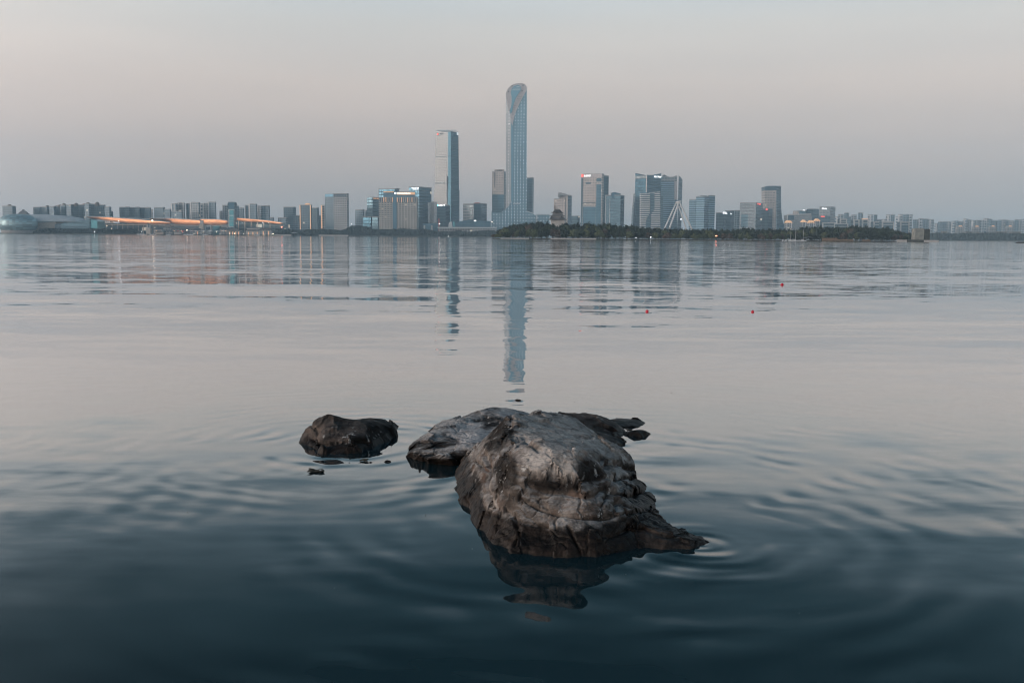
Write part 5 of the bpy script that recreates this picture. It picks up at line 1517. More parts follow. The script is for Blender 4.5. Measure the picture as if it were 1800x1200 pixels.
for i, (a, b, y) in enumerate([(1655, 1668, 406), (1695, 1712, 407.4), (1716, 1724, 407.8), (1728, 1738, 408), (1752, 1772, 407), (1776, 1797, 407.4)]):
    lb = ['low brown-roofed house left of the first lit-roof villa', 'long pale-gabled house between the first two lit-roof villas', 'small house below the second lit-roof villa', 'small low house left of the third lit-roof villa', 'long low house between the last two lit-roof villas', 'long low house at the right edge of the far shore'][i]
    r_ = thing('low_house', (PX(a, 2600), 2600, LAND), lb, 'house', 'low houses on the right shore')
    px_panel(r_, 'wall', [(a + 1, 416), (a + 1, y + 2), (b - 1, y + 2), (b - 1, 416)], 2600, 12, 'offwhite')
    px_panel(r_, 'roof', [(a, y + 2.4), (a + 3, y), (b - 3, y), (b, y + 2.4)], 2600, 14, 'brownroof', 1)

# --- dome hall (left edge)
DD = 2150
r_ = thing('dome', (PX(32, DD), DD, LAND), 'round teal-fronted glass dome at the left end of the far shore', 'dome hall')
mb = MB(); c_ = P(32, 393.5, DD); kx = DD / FPX
pw = lambda a, e: math.copysign(abs(a) ** e, a)
dp = lambda i, j: (c_.x + 31 * kx * pw(math.cos(j), 0.62) * math.cos(i), c_.y + 31 * kx * pw(math.cos(j), 0.62) * math.sin(i), c_.z + 17 * kx * pw(math.sin(j), 0.85))
for j in range(20):
    for i in range(44):
        i0, i1, j0, j1 = 2 * math.pi * i / 44, 2 * math.pi * ((i + 1) % 44) / 44, math.pi * (j / 20 - .5), math.pi * ((j + 1) / 20 - .5)
        mb.face([dp(i0, j0), dp(i1, j0), dp(i1, j1), dp(i0, j1)])
M['dome'] = facade('dome_panels', (0.40, 0.53, 0.55), (0.32, 0.48, 0.51), 6, 3.4, 1.0, 0.8, 0, wall_metal=0.3, wall_rough=0.3, glass_metal=0.35, glass_rough=0.3)
mb.build('shell', M['dome'], r_, smooth=True, weld=True)
mb = MB(); mb.tube((c_.x, c_.y, LAND), (c_.x, c_.y, LAND + 8), 27 * kx, 27 * kx, 32); mb.build('plinth', M['concrete'], r_)
r_ = thing('shell_hall', (PX(100, DD + 60), DD + 60, LAND), 'long low pale shell-roofed hall beside the teal dome', 'hall')
mb = MB(); c_ = P(72, 389.5, DD + 70); mb.ball((c_.x, c_.y, c_.z), 84 * kx, 40 * kx, 12.6 * kx, 48, 12, 0.0)
mb.tube((c_.x, c_.y, c_.z - 2), (c_.x, c_.y, c_.z), 82 * kx, 84 * kx, 8)
mb2 = MB(); mb2.ball((c_.x, c_.y, c_.z), 84 * kx, 40 * kx, 12.6 * kx, 48, 12, 0.0)
M['shell'] = plain('pale_shell_roof', (0.62, 0.65, 0.66), 0.5)
o_ = mb2.build('roof', M['shell'], r_, smooth=True, weld=True)
mb = MB(); mb.sheet([P(64, 392, DD + 30), P(64, 404, DD + 30), P(98, 404, DD + 30), P(98, 390, DD + 30)], (0, 40, 0)); mb.build('beige_wall', M['cream'], r_)
px_panel(r_, 'dark_bay', [(96, 410), (96, 394), (107.6, 393), (107.6, 410)], DD + 24, 30, 'apt_dark')
px_panel(r_, 'glazed_wall', [(107.6, 410), (108, 392.6), (130, 390), (150, 386.6), (157.5, 384.6), (157.5, 410)], DD + 20, 40, 'glass_grey')
px_panel(r_, 'end_wall', [(157.5, 410), (157.5, 385.6), (166, 386.6), (171, 389), (171, 410)], DD + 24, 40, 'teal')

# --- exhibition hall: leaf-like roofs with lamp-lit timber soffits
DE = 2300
r_ = thing('exhibition_hall', (PX(330, DE), DE, LAND), 'long exhibition hall with sweeping roof leaves and orange-lit timber soffits', 'hall')
soff = [
    [(152, 380.8, 382.4), (172, 381.4, 385.5), (190, 382.2, 388.4), (210, 383.6, 390.8), (232, 385.2, 393), (262, 387.8, 394.4), (299, 391, 393.6)],
    [(262, 384.2, 386.4), (290, 384.2, 388.4), (296, 384.2, 391.2), (310, 384.8, 394.2), (330, 386.0, 395.4), (352, 388, 395.6)],
    [(340, 386.4, 387.6), (353, 385.6, 392.6), (362, 385.4, 395), (380, 386.0, 395.6), (396, 387.4, 394.8), (400.5, 389, 392.6)],
    [(412.5, 383.0, 384.8), (420, 383.4, 388.6), (432, 384.4, 390), (458, 386.8, 390.8), (474, 388.4, 392.2), (480, 389.4, 393.4), (493, 391.2, 394.6), (497, 392.4, 393.8)],
]
for k, sf in enumerate(soff):
    mb, rf = MB(), MB()
    for (xa, ta, ba), (xb, tb, bb) in zip(sf[:-1], sf[1:]):
        f0, f1 = P(xa, ta, DE), P(xb, tb, DE)
        g0, g1 = P(xa, ba, DE + 34), P(xb, bb, DE + 34)
        mb.face([f0, f1, g1, g0])
        up = Vector((0, 0, 1.3))
        h0, h1 = g0 + Vector((0, 40, 3)), g1 + Vector((0, 40, 3))
        rf.face([f0, f0 + up, f1 + up, f1][::-1])
        rf.face([f0 + up, h0 + up, h1 + up, f1 + up])
        rf.face([g0 + Vector((0, 0, .2)), g1 + Vector((0, 0, .2)), h1, h0])
    mb.build('timber_soffit', M['orangewood'], r_)
    rf.build('roof_leaf', M['palemetal'], r_)
px_panel(r_, 'roof_ridge', [(150, 381.6), (150, 380.8), (262, 384), (300, 384), (300, 385), (262, 385)], DE + 60, 30, 'palemetal')
px_panel(r_, 'fascia', [(171, 395.4), (171, 394.2), (232, 394.4), (299, 395), (352, 396), (400, 395.8), (400, 397.4), (299, 396.8)], DE + 30, 10, 'concrete')
px_panel(r_, 'glazed_wall', [(171, 412), (171, 392), (400, 395), (400, 412)], DE + 44, 60, 'hall')
px_panel(r_, 'glazed_wall', [(413, 412), (413, 388), (478, 391), (500, 394), (500, 412)], DE + 50, 60, 'hall')
for x in [178 + k * 9.2 for k in range(15)]:
    px_panel(r_, 'column', [(x, 412), (x, 393.2), (x + 0.9, 393.2), (x + 0.9, 412)], DE + 34, 1.5, 'concrete')
for x in (418.6, 430, 441, 452, 463, 474):
    px_panel(r_, 'column', [(x, 412), (x, 388 + (x - 418) * 0.05), (x + 0.9, 388 + (x - 418) * 0.05), (x + 0.9, 412)], DE + 20, 1.5, 'offwhite')
mb = MB()
for k in range(9):
    xa, xb = 172 + k * 3.4, 172 + (k + 1) * 3.4
    pa, pb, pc = P(xa, 391.4, DE + 20), P(xb, 391.4, DE + 20), P(xa, 384.6 + k * .35, DE + 20)
    mb.tube(pa, pb, 0.35, n=4); mb.tube(pa, pc, 0.3, n=4); mb.tube(pc, pb, 0.3, n=4)
mb.build('truss', M['offwhite'], r_)
for k, (xa, xb, yy) in enumerate(((175, 292, 396), (300, 398, 398), (416, 494, 397))):
    li = bpy.data.lights.new('soffit_uplight', 'AREA')
    li.shape = 'RECTANGLE'
    a_, b_ = P(xa, yy, DE + 6), P(xb, yy + 0.6, DE + 6)
    li.size, li.size_y = (b_ - a_).length, 18
    li.energy = (b_ - a_).length * 170
    li.color = (1.0, 0.76, 0.58)
    lo_ = bpy.data.objects.new('soffit_uplight', li)
    lo_.location = (a_ + b_) / 2 + Vector((0, 0, 2))
    lo_.rotation_euler = (math.pi - 0.15, 0, 0)
    COL.objects.link(lo_)
    lo_.parent = r_
    lo_.matrix_parent_inverse = Matrix.Translation(r_.location).inverted()

r_ = thing('framed_tower', (PX(406, 2260), 2260, LAND), 'dark-topped tower with three white-framed teal panels between the hall roofs', 'tower')
px_panel(r_, 'shaft', [(400, 412), (400, 357), (401.4, 355), (411.4, 355), (413, 357), (413, 412)], 2260, 16, 'apt_dark')
px_panel(r_, 'crown_glass', [(402, 367), (402, 357.6), (411, 357.6), (411, 367)], 2260, 2, 'bluetrim', 1)
px_panel(r_, 'frame', [(401.6, 399.5), (401.6, 367.8), (411.8, 367.8), (411.8, 399.5)], 2260, 3, 'white', 2)
for y in (369, 379.4, 389.2):
    px_panel(r_, 'teal_panel', [(403, y + 9), (403, y), (410.6, y), (410.6, y + 9)], 2260, 2, 'teal', 3)
r_ = thing('stone_pylon', (PX(354, 2250), 2250, LAND), 'plain pale square pylon in front of the exhibition hall roofs', 'pylon')
px_panel(r_, 'shaft', [(350.4, 412), (350.4, 393.4), (357.6, 393.4), (357.6, 412)], 2250, 9, 'cream')
px_panel(r_, 'cap', [(351.6, 393), (351.6, 387.4), (356.4, 387.4), (356.4, 393)], 2252, 6, 'offwhite')
r_ = thing('video_pavilion', (PX(366, 2262), 2262, LAND), 'pale framed pavilion with a dark blue screen right of the square pylon', 'pavilion')
px_panel(r_, 'frame', [(360.6, 412), (360.6, 396.2), (371, 396.2), (371, 412)], 2262, 8, 'palemetal')
px_panel(r_, 'screen', [(362, 404), (362, 398.6), (369, 398.6), (369, 404)], 2262, 1, 'darkglass', 1.2)
r_ = thing('glass_pavilion', (PX(380, 2266), 2266, LAND), 'low teal glass pavilion between the blue screen and the framed tower', 'pavilion')
px_panel(r_, 'glazing', [(375, 412), (375, 397), (386, 397), (386, 412)], 2266, 10, 'teal')
px_panel(r_, 'side_wall', [(385, 412), (389, 395), (400.5, 395), (400.5, 412)], 2268, 10, 'concrete')

# --- waterside village: pavilions, canopies and tents
DV = 2090
def pavilion(x0, x1, yr, ye, D, label, roofmat, wallmat='lowrise', upper=None, overhang=1.2, lit=0):
    r = thing('waterside_pavilion', (PX(x0, D), D, LAND), label, 'pavilion', 'pavilions of the waterside village')
    px_panel(r, 'wall', [(x0 + 1, 414), (x0 + 1, ye), (x1 - 1, ye), (x1 - 1, 414)], D, 12, wallmat)
    a, b = P(x0, ye, D - 3), P(x1, ye, D + 15)
    zr = PZ(x0, yr, D)
    e = [(a.x - overhang, a.y), (b.x + overhang, a.y), (b.x + overhang, b.y), (a.x - overhang, b.y)]
    i_ = (b.x - a.x) * 0.28
    rdg = [(a.x + i_, (a.y + b.y) / 2 - .4), (b.x - i_, (a.y + b.y) / 2 - .4), (b.x - i_, (a.y + b.y) / 2 + .4), (a.x + i_, (a.y + b.y) / 2 + .4)]
    mb = MB(); mb.frustum(e, rdg, a.z, zr); mb.build('roof', M[roofmat], r)
    if upper:
        u0, u1, uy, ue = upper
        px_panel(r, 'upper_storey', [(u0, yr + .8), (u0, ue), (u1, ue), (u1, yr + .8)], D + 4, 6, 'offwhite')
        mb = MB(); a, b = P(u0 - 1, ue, D + 2), P(u1 + 1, ue, D + 12); zr = PZ(u0, uy, D)
        i_ = (b.x - a.x) * 0.25
        mb.frustum([(a.x, a.y), (b.x, a.y), (b.x, b.y), (a.x, b.y)], [(a.x + i_, a.y + 4), (b.x - i_, a.y + 4), (b.x - i_, b.y - 4), (a.x + i_, b.y - 4)], a.z, zr)
        mb.build('upper_roof', M[roofmat], r)
    for k in range(lit):
        x = x0 + 2 + (x1 - x0 - 4) * (k + .5) / lit
        px_panel(r, 'lit_window', [(x - .8, ye + 4.6), (x - .8, ye + 2.4), (x + .8, ye + 2.4), (x + .8, ye + 4.6)], D, .4, 'sign_orange', .6)
    return r
pavilion(286, 305, 395.2, 399.4, DV + 70, 'grey-roofed pavilion with a wide pale gable below the orange roof leaf', 'brownroof')
pavilion(318, 352, 397, 401.6, DV + 70, 'long grey-roofed pavilion left of the square pylon', 'greyroof')
pavilion(270, 286, 399, 403, DV + 40, 'small pale pavilion with dark roof right of the white stepped tower', 'darkroof', 'offwhite', lit=2)
pavilion(272, 288, 405.5, 407.6, DV, 'low cream-fronted stall with warm windows beside the white stepped tower', 'greyroof', 'cream', lit=3)
pavilion(288, 304, 403.6, 406.2, DV + 10, 'grey two-bay boathouse at the water edge below the wide gable', 'greyroof', 'lowrise')
pavilion(301, 324, 400, 402.6, DV + 50, 'long brown-roofed teahouse in the middle of the waterside village', 'brownroof', lit=3)
pavilion(305, 318, 405.4, 407.4, DV, 'low white-fronted stall with one warm window left of the red tent', 'greyroof', 'offwhite', lit=1)
pavilion(338, 356, 401.4, 404, DV + 30, 'dark-roofed pavilion at the foot of the square pylon', 'darkroof', lit=1)
pavilion(385, 402, 399.6, 402.6, DV + 50, 'dark flat-eaved pavilion at the foot of the framed tower', 'darkroof', lit=2)
pavilion(399, 424, 401.6, 405, DV + 40, 'long brown-roofed restaurant right of the framed tower', 'brownroof', 'lowrise', lit=4)
pavilion(431, 458, 402.8, 405.4, DV + 20, 'two-storey pale teahouse with a small upper storey', 'greyroof', 'offwhite', (433.5, 456, 399.2, 401), lit=3)
pavilion(456, 479, 402, 404, DV + 20, 'stepped brown-banded boat restaurant, last building of the waterside village', 'brownroof', 'lowrise', (457, 478, 401, 402.4), lit=2)
pavilion(512, 522, 408, 409.6, DV + 20, 'tiny white pier pavilion alone right of the waterside village', 'offwhite', 'lowrise')
r_ = thing('stepped_tower', (PX(261, DV), DV, LAND), 'white stepped waterside tower with a tiled cap left of the village', 'tower')
px_panel(r_, 'base', [(256.6, 414), (256.6, 401), (264.4, 401), (264.4, 414)], DV, 10, 'cream')
px_panel(r_, 'shaft', [(257.6, 401), (257.6, 394), (263.4, 394), (263.4, 401)], DV + 1, 7, 'offwhite')
px_panel(r_, 'opening', [(260, 400), (260, 394.8), (261.4, 394.8), (261.4, 400)], DV, .6, 'darkglass', .2)
mb = MB(); a_ = P(257, 394, DV - .5); b_ = P(264, 394, DV + 9); z_ = PZ(260, 391.4, DV)
mb.frustum([(a_.x, a_.y), (b_.x, a_.y), (b_.x, b_.y), (a_.x, b_.y)], [(a_.x + 3, a_.y + 4), (b_.x - 3, a_.y + 4), (b_.x - 3, b_.y - 4), (a_.x + 3, b_.y - 4)], a_.z, z_); mb.build('cap_roof', M['brownroof'], r_)
can = [(319, 6, 'redcloth', 'red market tent glowing in the middle of the waterside village'), (327, 5, 'pinkcloth', 'small pink canopy just right of the red market tent'), (334, 6, 'pinkcloth', 'second pink canopy right of the red market tent'),
       (341, 7, 'pinkcloth', 'pale pink canopy nearest the foot of the square pylon'), (353, 10, 'white', 'first wide white parasol below the blue screen'), (365, 10, 'white', 'second wide white parasol below the blue screen'),
       (377, 9, 'white', 'white parasol left of the framed tower'), (389, 8, 'white', 'white parasol under the framed tower'), (311, 4, 'redcloth', 'little red awning left of the red market tent')]
for i, (x, wd, mt, lb) in enumerate(can):
    r_ = thing('canopy', (PX(x, DV - 8), DV - 8, LAND), lb, 'canopy', 'canopies of the waterside village')
    c_ = P(x + wd / 2, 407, DV - 8); kk = DV / FPX
    mb = MB(); h_ = wd * kk / 2
    mb.frustum([(c_.x - h_, c_.y - 3), (c_.x + h_, c_.y - 3), (c_.x + h_, c_.y + 3), (c_.x - h_, c_.y + 3)], [(c_.x - .3, c_.y - .3), (c_.x + .3, c_.y - .3), (c_.x + .3, c_.y + .3), (c_.x - .3, c_.y + .3)], c_.z, c_.z + 2.6)
    mb.build('cloth', M[mt], r_)
    mb = MB()
    for sx in (-1, 1):
        mb.tube((c_.x + sx * (h_ - .4), c_.y, LAND), (c_.x + sx * (h_ - .4), c_.y, c_.z), 0.18, n=5)
    mb.build('poles', M['pole'], r_)
    if i in (0, 4, 6):
        mb = MB(); mb.ball((c_.x, c_.y - 3, c_.z - 1.4), .45, .45, .45, 6, 4); mb.build('lamp', M['lamp_red' if i == 0 else 'lamp_warm'], r_)

# --- lamps along the shore
def lamp(px, py, D, mat, label, r=0.75):
    p = P(px, py, D)
    o = thing('street_lamp', (p.x, p.y, LAND), label, 'lamp', 'lamps along the far shore')
    mb = MB(); mb.tube((p.x, p.y, LAND), (p.x, p.y, p.z), 0.16, 0.1, 6); mb.build('pole', M['pole'], o)
    mb = MB(); mb.ball(p, r, r, r, 8, 6); mb.build('globe', M[mat], o)
lamp(267.8, 387.6, 2180, 'lamp_warm', 'tall mast with the brightest warm lamp, in front of the orange roof', 1.5)
lamp(208.4, 388.2, 2230, 'lamp_white', 'tall mast with a white lamp in front of the hall truss', 1.1)
lamp(328.5, 404.4, 2085, 'lamp_warm', 'white lamp above the pink canopies of the village', 0.8)
lamp(166, 407.4, 2070, 'lamp_white', 'low white lamp on the shore below the teal end wall', 0.9)
lamp(495, 399, 2240, 'lamp_red', 'red beacon lamp under the roof tip', 1.6)
for i, (x, y, mt, d, rr_) in enumerate([(42, 410, 'lamp_white', 2060, .5), (26, 410.4, 'lamp_warm', 2060, .4), (96, 410.4, 'lamp_white', 2060, .35), (118, 410.6, 'lamp_warm', 2060, .35), (176, 398, 'lamp_warm', 2250, .5), (188, 397.5, 'lamp_warm', 2250, .5),
                                     (196, 401.6, 'lamp_warm', 2250, .45), (249, 407, 'lamp_white', 2080, .5), (428, 410.6, 'lamp_warm', 2075, .5), (412, 410.4, 'lamp_warm', 2075, .6), (404, 410.2, 'lamp_white', 2075, .5), (480, 411, 'lamp_warm', 2090, .8),
                                     (462, 391, 'lamp_white', 2270, .5), (471.5, 391.8, 'lamp_white', 2270, .5), (425.8, 391, 'lamp_white', 2270, .45), (1144, 417, 'lamp_white', 905, .35), (1118, 417.6, 'lamp_white', 905, .25), (618, 394, 'lamp_white', 2440, .5), (865, 390, 'lamp_warm', 2700, .8), (788, 415.4, 'lamp_white', 2240, .5)]):
    nm = ['below the teal dome', 'at the left foot of the teal dome', 'below the beige wall', 'below the glazed wall of the shell hall', 'left inside the hall truss bay', 'second in the hall truss bay', 'lowest in the hall truss bay', 'beside the white stepped tower', 'below the two-storey teahouse', 'below the framed tower',
          'just left of the framed tower foot', 'at the end of the boat restaurant', 'under the sloping roof, third column', 'under the sloping roof tip', 'under the upper end of the sloping roof', 'on the island bank below the striped slabs', 'on the island bank below the peaked towers', 'right of the pale grid office', 'at the foot of the tallest skyscraper', 'on the bank before the station hall'][i]
    lamp(x, y, d, mt, 'small ' + ('warm' if mt == 'lamp_warm' else 'white') + ' shore lamp ' + nm, rr_)
r_ = thing('red_lantern', (PX(1259, 905), 905, 0.5), 'warm orange lantern low in the island trees below the low offices', 'lantern', None)
mb = MB(); p_ = P(1259, 414.6, 888); mb.ball(p_, .9, .5, .45, 8, 5); mb.build('glow', M['lamp_red'], r_)
mb = MB(); mb.tube((p_.x, p_.y + .1, 0.5), (p_.x, p_.y + .1, p_.z - .4), .08, n=5); mb.build('post', M['pole'], r_)

# ------------------------------------------------------------------ vegetation
def leaf_material(name, dark, light):
    m, t, b = new_mat(name)
    oi = N(t, 'ShaderNodeObjectInfo')
    tcn = N(t, 'ShaderNodeTexCoord')
    n = N(t, 'ShaderNodeTexNoise')
    n.inputs['Scale'].default_value = 0.45
    n.inputs['Detail'].default_value = 3
    t.links.new(tcn.outputs['Object'], n.inputs['Vector'])
    f = math_node(t, 'ADD', math_node(t, 'MULTIPLY', n.outputs[0], 0.75), math_node(t, 'MULTIPLY', oi.outputs['Random'], 0.4))
    t.links.new(ramp_node(t, f, [(0.3, dark), (0.85, light)]), b.inputs['Base Color'])
    b.inputs['Roughness'].default_value = 0.8
    b.inputs['Specular IOR Level'].default_value = 0.2
    return m


LEAF = {'dark green': leaf_material('dark_foliage', (0.013, 0.020, 0.013), (0.040, 0.056, 0.028)),
        'olive': leaf_material('olive_foliage', (0.055, 0.072, 0.03), (0.125, 0.14, 0.06)),
        'brownish': leaf_material('brown_foliage', (0.06, 0.045, 0.032), (0.12, 0.085, 0.06))}
M['bark'] = plain('bark', (0.05, 0.042, 0.035), 0.9)
M['treeline'] = leaf_material('far_foliage', (0.018, 0.028, 0.022), (0.045, 0.06, 0.04))


def crown_mesh(name, r, h, seed, mat, lobes=7, n=620, leaf=0.75):
    """leaf clumps spread through several uneven lobes round a dark broken core; base at z=0"""
    rg = np.random.default_rng(seed)
    L = []
    for k in range(lobes):
        a = rg.uniform(0, 2 * math.pi)
        q = rg.uniform(0.15, 0.62) * r
        z = h * (0.28 + 0.52 * rg.random() * (1 - 0.35 * q / r))
        L.append((q * math.cos(a), q * math.sin(a), z, r * rg.uniform(0.38, 0.6), h * rg.uniform(0.18, 0.30)))
    L.append((0, 0, h * 0.70, r * 0.55, h * 0.30))
    vs, fs = [], []
    for (x, y, z, rx, rz) in L:
        for _ in range(n // len(L)):
            d = rg.normal(size=3)
            d /= np.linalg.norm(d)
            s = rg.uniform(0.72, 1.08)
            c = np.array([x + d[0] * rx * s, y + d[1] * rx * s, z + d[2] * rz * s])
            nn = d * 0.6 + rg.normal(size=3) * 0.6
            nn /= np.linalg.norm(nn)
            u = np.cross(nn, [0.3, 0.2, 0.9])
            u /= np.linalg.norm(u) + 1e-6
            v = np.cross(nn, u)
            l = leaf * rg.uniform(0.6, 1.4)
            i = len(vs)
            for a, b2 in ((-1, -0.2), (0.1, -0.9), (1, 0.1), (0.0, 1)):
                vs.append(tuple(c + u * a * l * 0.6 + v * b2 * l * 0.6))
            fs.append((i, i + 1, i + 2, i + 3))
        i = len(vs)              # broken inner core
        nu, nv = 7, 5
        for j in range(nv + 1):
            for k in range(nu):
                ph, th = math.pi * j / nv - math.pi / 2, 2 * math.pi * k / nu
                w_ = 0.74 * rg.uniform(0.85, 1.1)
                vs.append((x + math.cos(ph) * math.cos(th) * rx * w_, y + math.cos(ph) * math.sin(th) * rx * w_, z + math.sin(ph) * rz * w_))
        for j in range(nv):
            for k in range(nu):
                k2 = (k + 1) % nu
                fs.append((i + j * nu + k, i + j * nu + k2, i + (j + 1) * nu + k2, i + (j + 1) * nu + k))
    me = bpy.data.meshes.new(name)
    me.from_pydata(vs, [], fs)
    me.materials.append(mat)
    me.update()
    return me


def trunk_mesh(h, r):
    mb = MB()
    mb.tube((0, 0, -0.4), (0.1, 0.05, h * 0.45), r, r * 0.75, 7)
    mb.tube((0.1, 0.05, h * 0.45), (-0.1, 0.1, h * 0.8), r * 0.75, r * 0.4, 6)
    mb.tube((0.1, 0.05, h * 0.4), (1.5, 0.4, h * 0.75), r * 0.5, r * 0.2, 5)
    mb.tube((0.1, 0.05, h * 0.35), (-1.4, -0.5, h * 0.7), r * 0.5, r * 0.2, 5)
    o = mb.build('trunk', M['bark'])
    me = o.data
    bpy.data.objects.remove(o)
    return me


TRUNK = trunk_mesh(11, 0.35)
CROWNS = {}
for mn in LEAF:
    for v_ in range(3 if mn != 'dark green' else 5):
        CROWNS[(mn, v_)] = crown_mesh('crown', 5.6, 12.5, 100 + v_ * 7 + len(mn), LEAF[mn])
prof_top = [(868, 414), (875, 404), (890, 397), (905, 393.5), (920, 390.5), (935, 388.6), (950, 388.4), (965, 389.6), (980, 391.5), (1000, 391.8), (1020, 391), (1040, 390.2), (1060, 390.4), (1080, 393), (1100, 395.6), (1115, 394.2), (1130, 397), (1150, 399.4),
            (1180, 400.4), (1210, 402), (1255, 401.6), (1280, 402), (1300, 400.4), (1310, 398.8), (1330, 401.4), (1350, 401), (1380, 402), (1395, 403.4), (1402, 404), (1408, 399), (1420, 397.4), (1440, 396.4), (1470, 397.4), (1500, 396.4), (1520, 396.4), (1550, 398.4), (1570, 401.6), (1590, 406), (1602, 411)]
px_t, py_t = [p[0] for p in prof_top], [p[1] for p in prof_top]
LANDMARKS = [(868, 'at the left tip of the island'), (886, 'under the pale banded tower'), (905, 'under the tallest skyscraper'), (930, 'left of the pagoda'), (958, 'just below the pagoda'), (985, 'under the beige tower behind the pagoda'), (1012, 'under the red-logo tower'), (1042, 'under the right half of the red-logo tower'),
             (1070, 'under the blue-grey plant-room block'), (1098, 'in the gap left of the peaked towers'), (1122, 'under the white striped slabs'), (1150, 'between the striped slabs and the wheel legs'), (1176, 'under the white wheel legs'), (1204, 'under the blue striped trio'), (1232, 'under the tallest striped slab'), (1258, 'under the low lit offices'),
             (1290, 'under the pinkish red-sign tower'), (1318, 'right of the pinkish red-sign tower'), (1344, 'under the flared tower'), (1372, 'by the moored sailboats'), (1402, 'under the white framed office'), (1432, 'under the script-sign office'), (1462, 'above the dry reed bank'), (1490, 'under the white framed villas'), (1520, 'right of the white framed villas'), (1550, 'on the sloping wood end'), (1578, 'at the low wood end')]
trees = []
rr = random.Random(5)
for row, (D, hf, stp, jit) in enumerate(((985, 1.0, 9.2, 2), (945, 0.86, 10.5, 3), (905, 0.60, 11.0, 3))):
    x = 868 + row * 3
    while x < 1602:
        yt = np.interp(x, px_t, py_t)
        xj = x + rr.uniform(-jit, jit)
        ht = (PZ(xj, yt, D) - 0.5) * hf * rr.uniform(0.92, 1.06)
        if ht > 2.5:
            c = 'dark green'
            if row == 2:
                c = rr.choice(['dark green', 'dark green', 'olive', 'olive', 'brownish', 'dark green'])
            elif row == 1:
                c = rr.choice(['dark green', 'dark green', 'dark green', 'dark green', 'brownish', 'olive'])
            wd = rr.uniform(0.85, 1.25) * (1.0 if row < 2 else 0.9)
            trees.append((xj, D + rr.uniform(-8, 8), ht, wd, c, row))
        x += stp * rr.uniform(0.8, 1.2)
from collections import defaultdict
lab = defaultdict(list)
for i, (x, D, ht, wd, c, row) in enumerate(trees):
    lm = [s for a, s in LANDMARKS if a <= x + 0.01 or a == 868][-1]
    shape = 'broad' if wd > 1.05 else 'narrow'
    lab[(f'{c} {shape}', ['at the back', 'mid-wood', 'at the water edge'][row], lm)].append(i)
for key, ids in lab.items():
    ids.sort(key=lambda i: trees[i][0])
    for k, i in enumerate(ids):
        x, D, ht, wd, c, row = trees[i]
        pre = '' if len(ids) == 1 else (('left ' if k == 0 else 'right ') if len(ids) == 2 else ['left ', 'middle ', 'right ', 'far right '][min(k, 3)])
        g = P(x, 412, D)
        root = thing('tree', (g.x, D, 0.5), f'{pre}{key[0]} tree {key[1]} {key[2]}', 'tree', 'trees of the wooded island')
        cm = CROWNS[(c, rr.randrange(5 if c == 'dark green' else 3))]
        cr = bpy.data.objects.new('crown', cm)
        COL.objects.link(cr)
        cr.parent = root
        s = ht / 12.5
        cr.scale = (wd * (0.55 + 0.45 * s), wd * (0.55 + 0.45 * s), s)
        cr.rotation_euler = (0, 0, rr.uniform(0, 6.28))
        tk = bpy.data.objects.new('trunk', TRUNK)
        COL.objects.link(tk)
        tk.parent = root
        tk.scale = (s, s, s * 0.95)


def treeline(name, pts, D0, D1, mat, seed, leaf=1.6, dens=1.0):
    """a far belt of wood too far off to count: leaf clumps heaped along pts = (px, py_top)"""
    rg = np.random.default_rng(seed)
    xs, ys = [p[0] for p in pts], [p[1] for p in pts]
    vs, fs = [], []
    x = xs[0]
    while x < xs[-1]:
        D = rg.uniform(D0, D1)
        k = D / FPX
        top = PZ(x, np.interp(x, xs, ys) + rg.uniform(-0.3, 1.4), D)
        r = rg.uniform(3.2, 5.8) * k
        h = max(3.0, top - LAND)
        c0 = (PX(x, D), D)
        for _ in range(int(150 * dens)):
            d = rg.normal(size=3)
            d /= np.linalg.norm(d)
            c = np.array([c0[0] + d[0] * r, c0[1] + d[1] * r * .8, LAND + h * 0.5 + d[2] * h * 0.5 * rg.uniform(0.85, 1.04)])
            nn = d + rg.normal(size=3) * 0.5
            nn /= np.linalg.norm(nn)
            u = np.cross(nn, [0.1, 0.3, 0.95])
            u /= np.linalg.norm(u)
            v = np.cross(nn, u)
            l = leaf * rg.uniform(0.7, 1.4)
            i = len(vs)
            for a, b2 in ((-1, -0.2), (0.1, -0.9), (1, 0.1), (0.0, 1)):
                vs.append(tuple(c + u * a * l + v * b2 * l))
            fs.append((i, i + 1, i + 2, i + 3))
        i = len(vs)
        for j in range(5):
            for q in range(8):
                ph, th = math.pi * j / 4 - math.pi / 2, 2 * math.pi * q / 8
                vs.append((c0[0] + math.cos(ph) * math.cos(th) * r * .9, c0[1] + math.cos(ph) * math.sin(th) * r * .75, LAND + h * .48 + math.sin(ph) * h * .48))
        for j in range(4):
            for q in range(8):
                q2 = (q + 1) % 8
                fs.append((i + j * 8 + q, i + j * 8 + q2, i + (j + 1) * 8 + q2, i + (j + 1) * 8 + q))
        x += rg.uniform(1.4, 3.4)
    me = bpy.data.meshes.new(name)
    me.from_pydata(vs, [], fs)
    me.materials.append(mat)
    me.update()
    o = bpy.data.objects.new(name, me)
    COL.objects.link(o)
    struct(o, 'stuff')
    o['label'] = {1: 'dark belt of far trees along the shore below the dome hall', 2: 'dark belt of far trees on the shore between village and hotel', 3: 'long hazy belt of far trees on the right shore', 4: 'dark shrubbery between the village and the pier'}[seed]
    return o


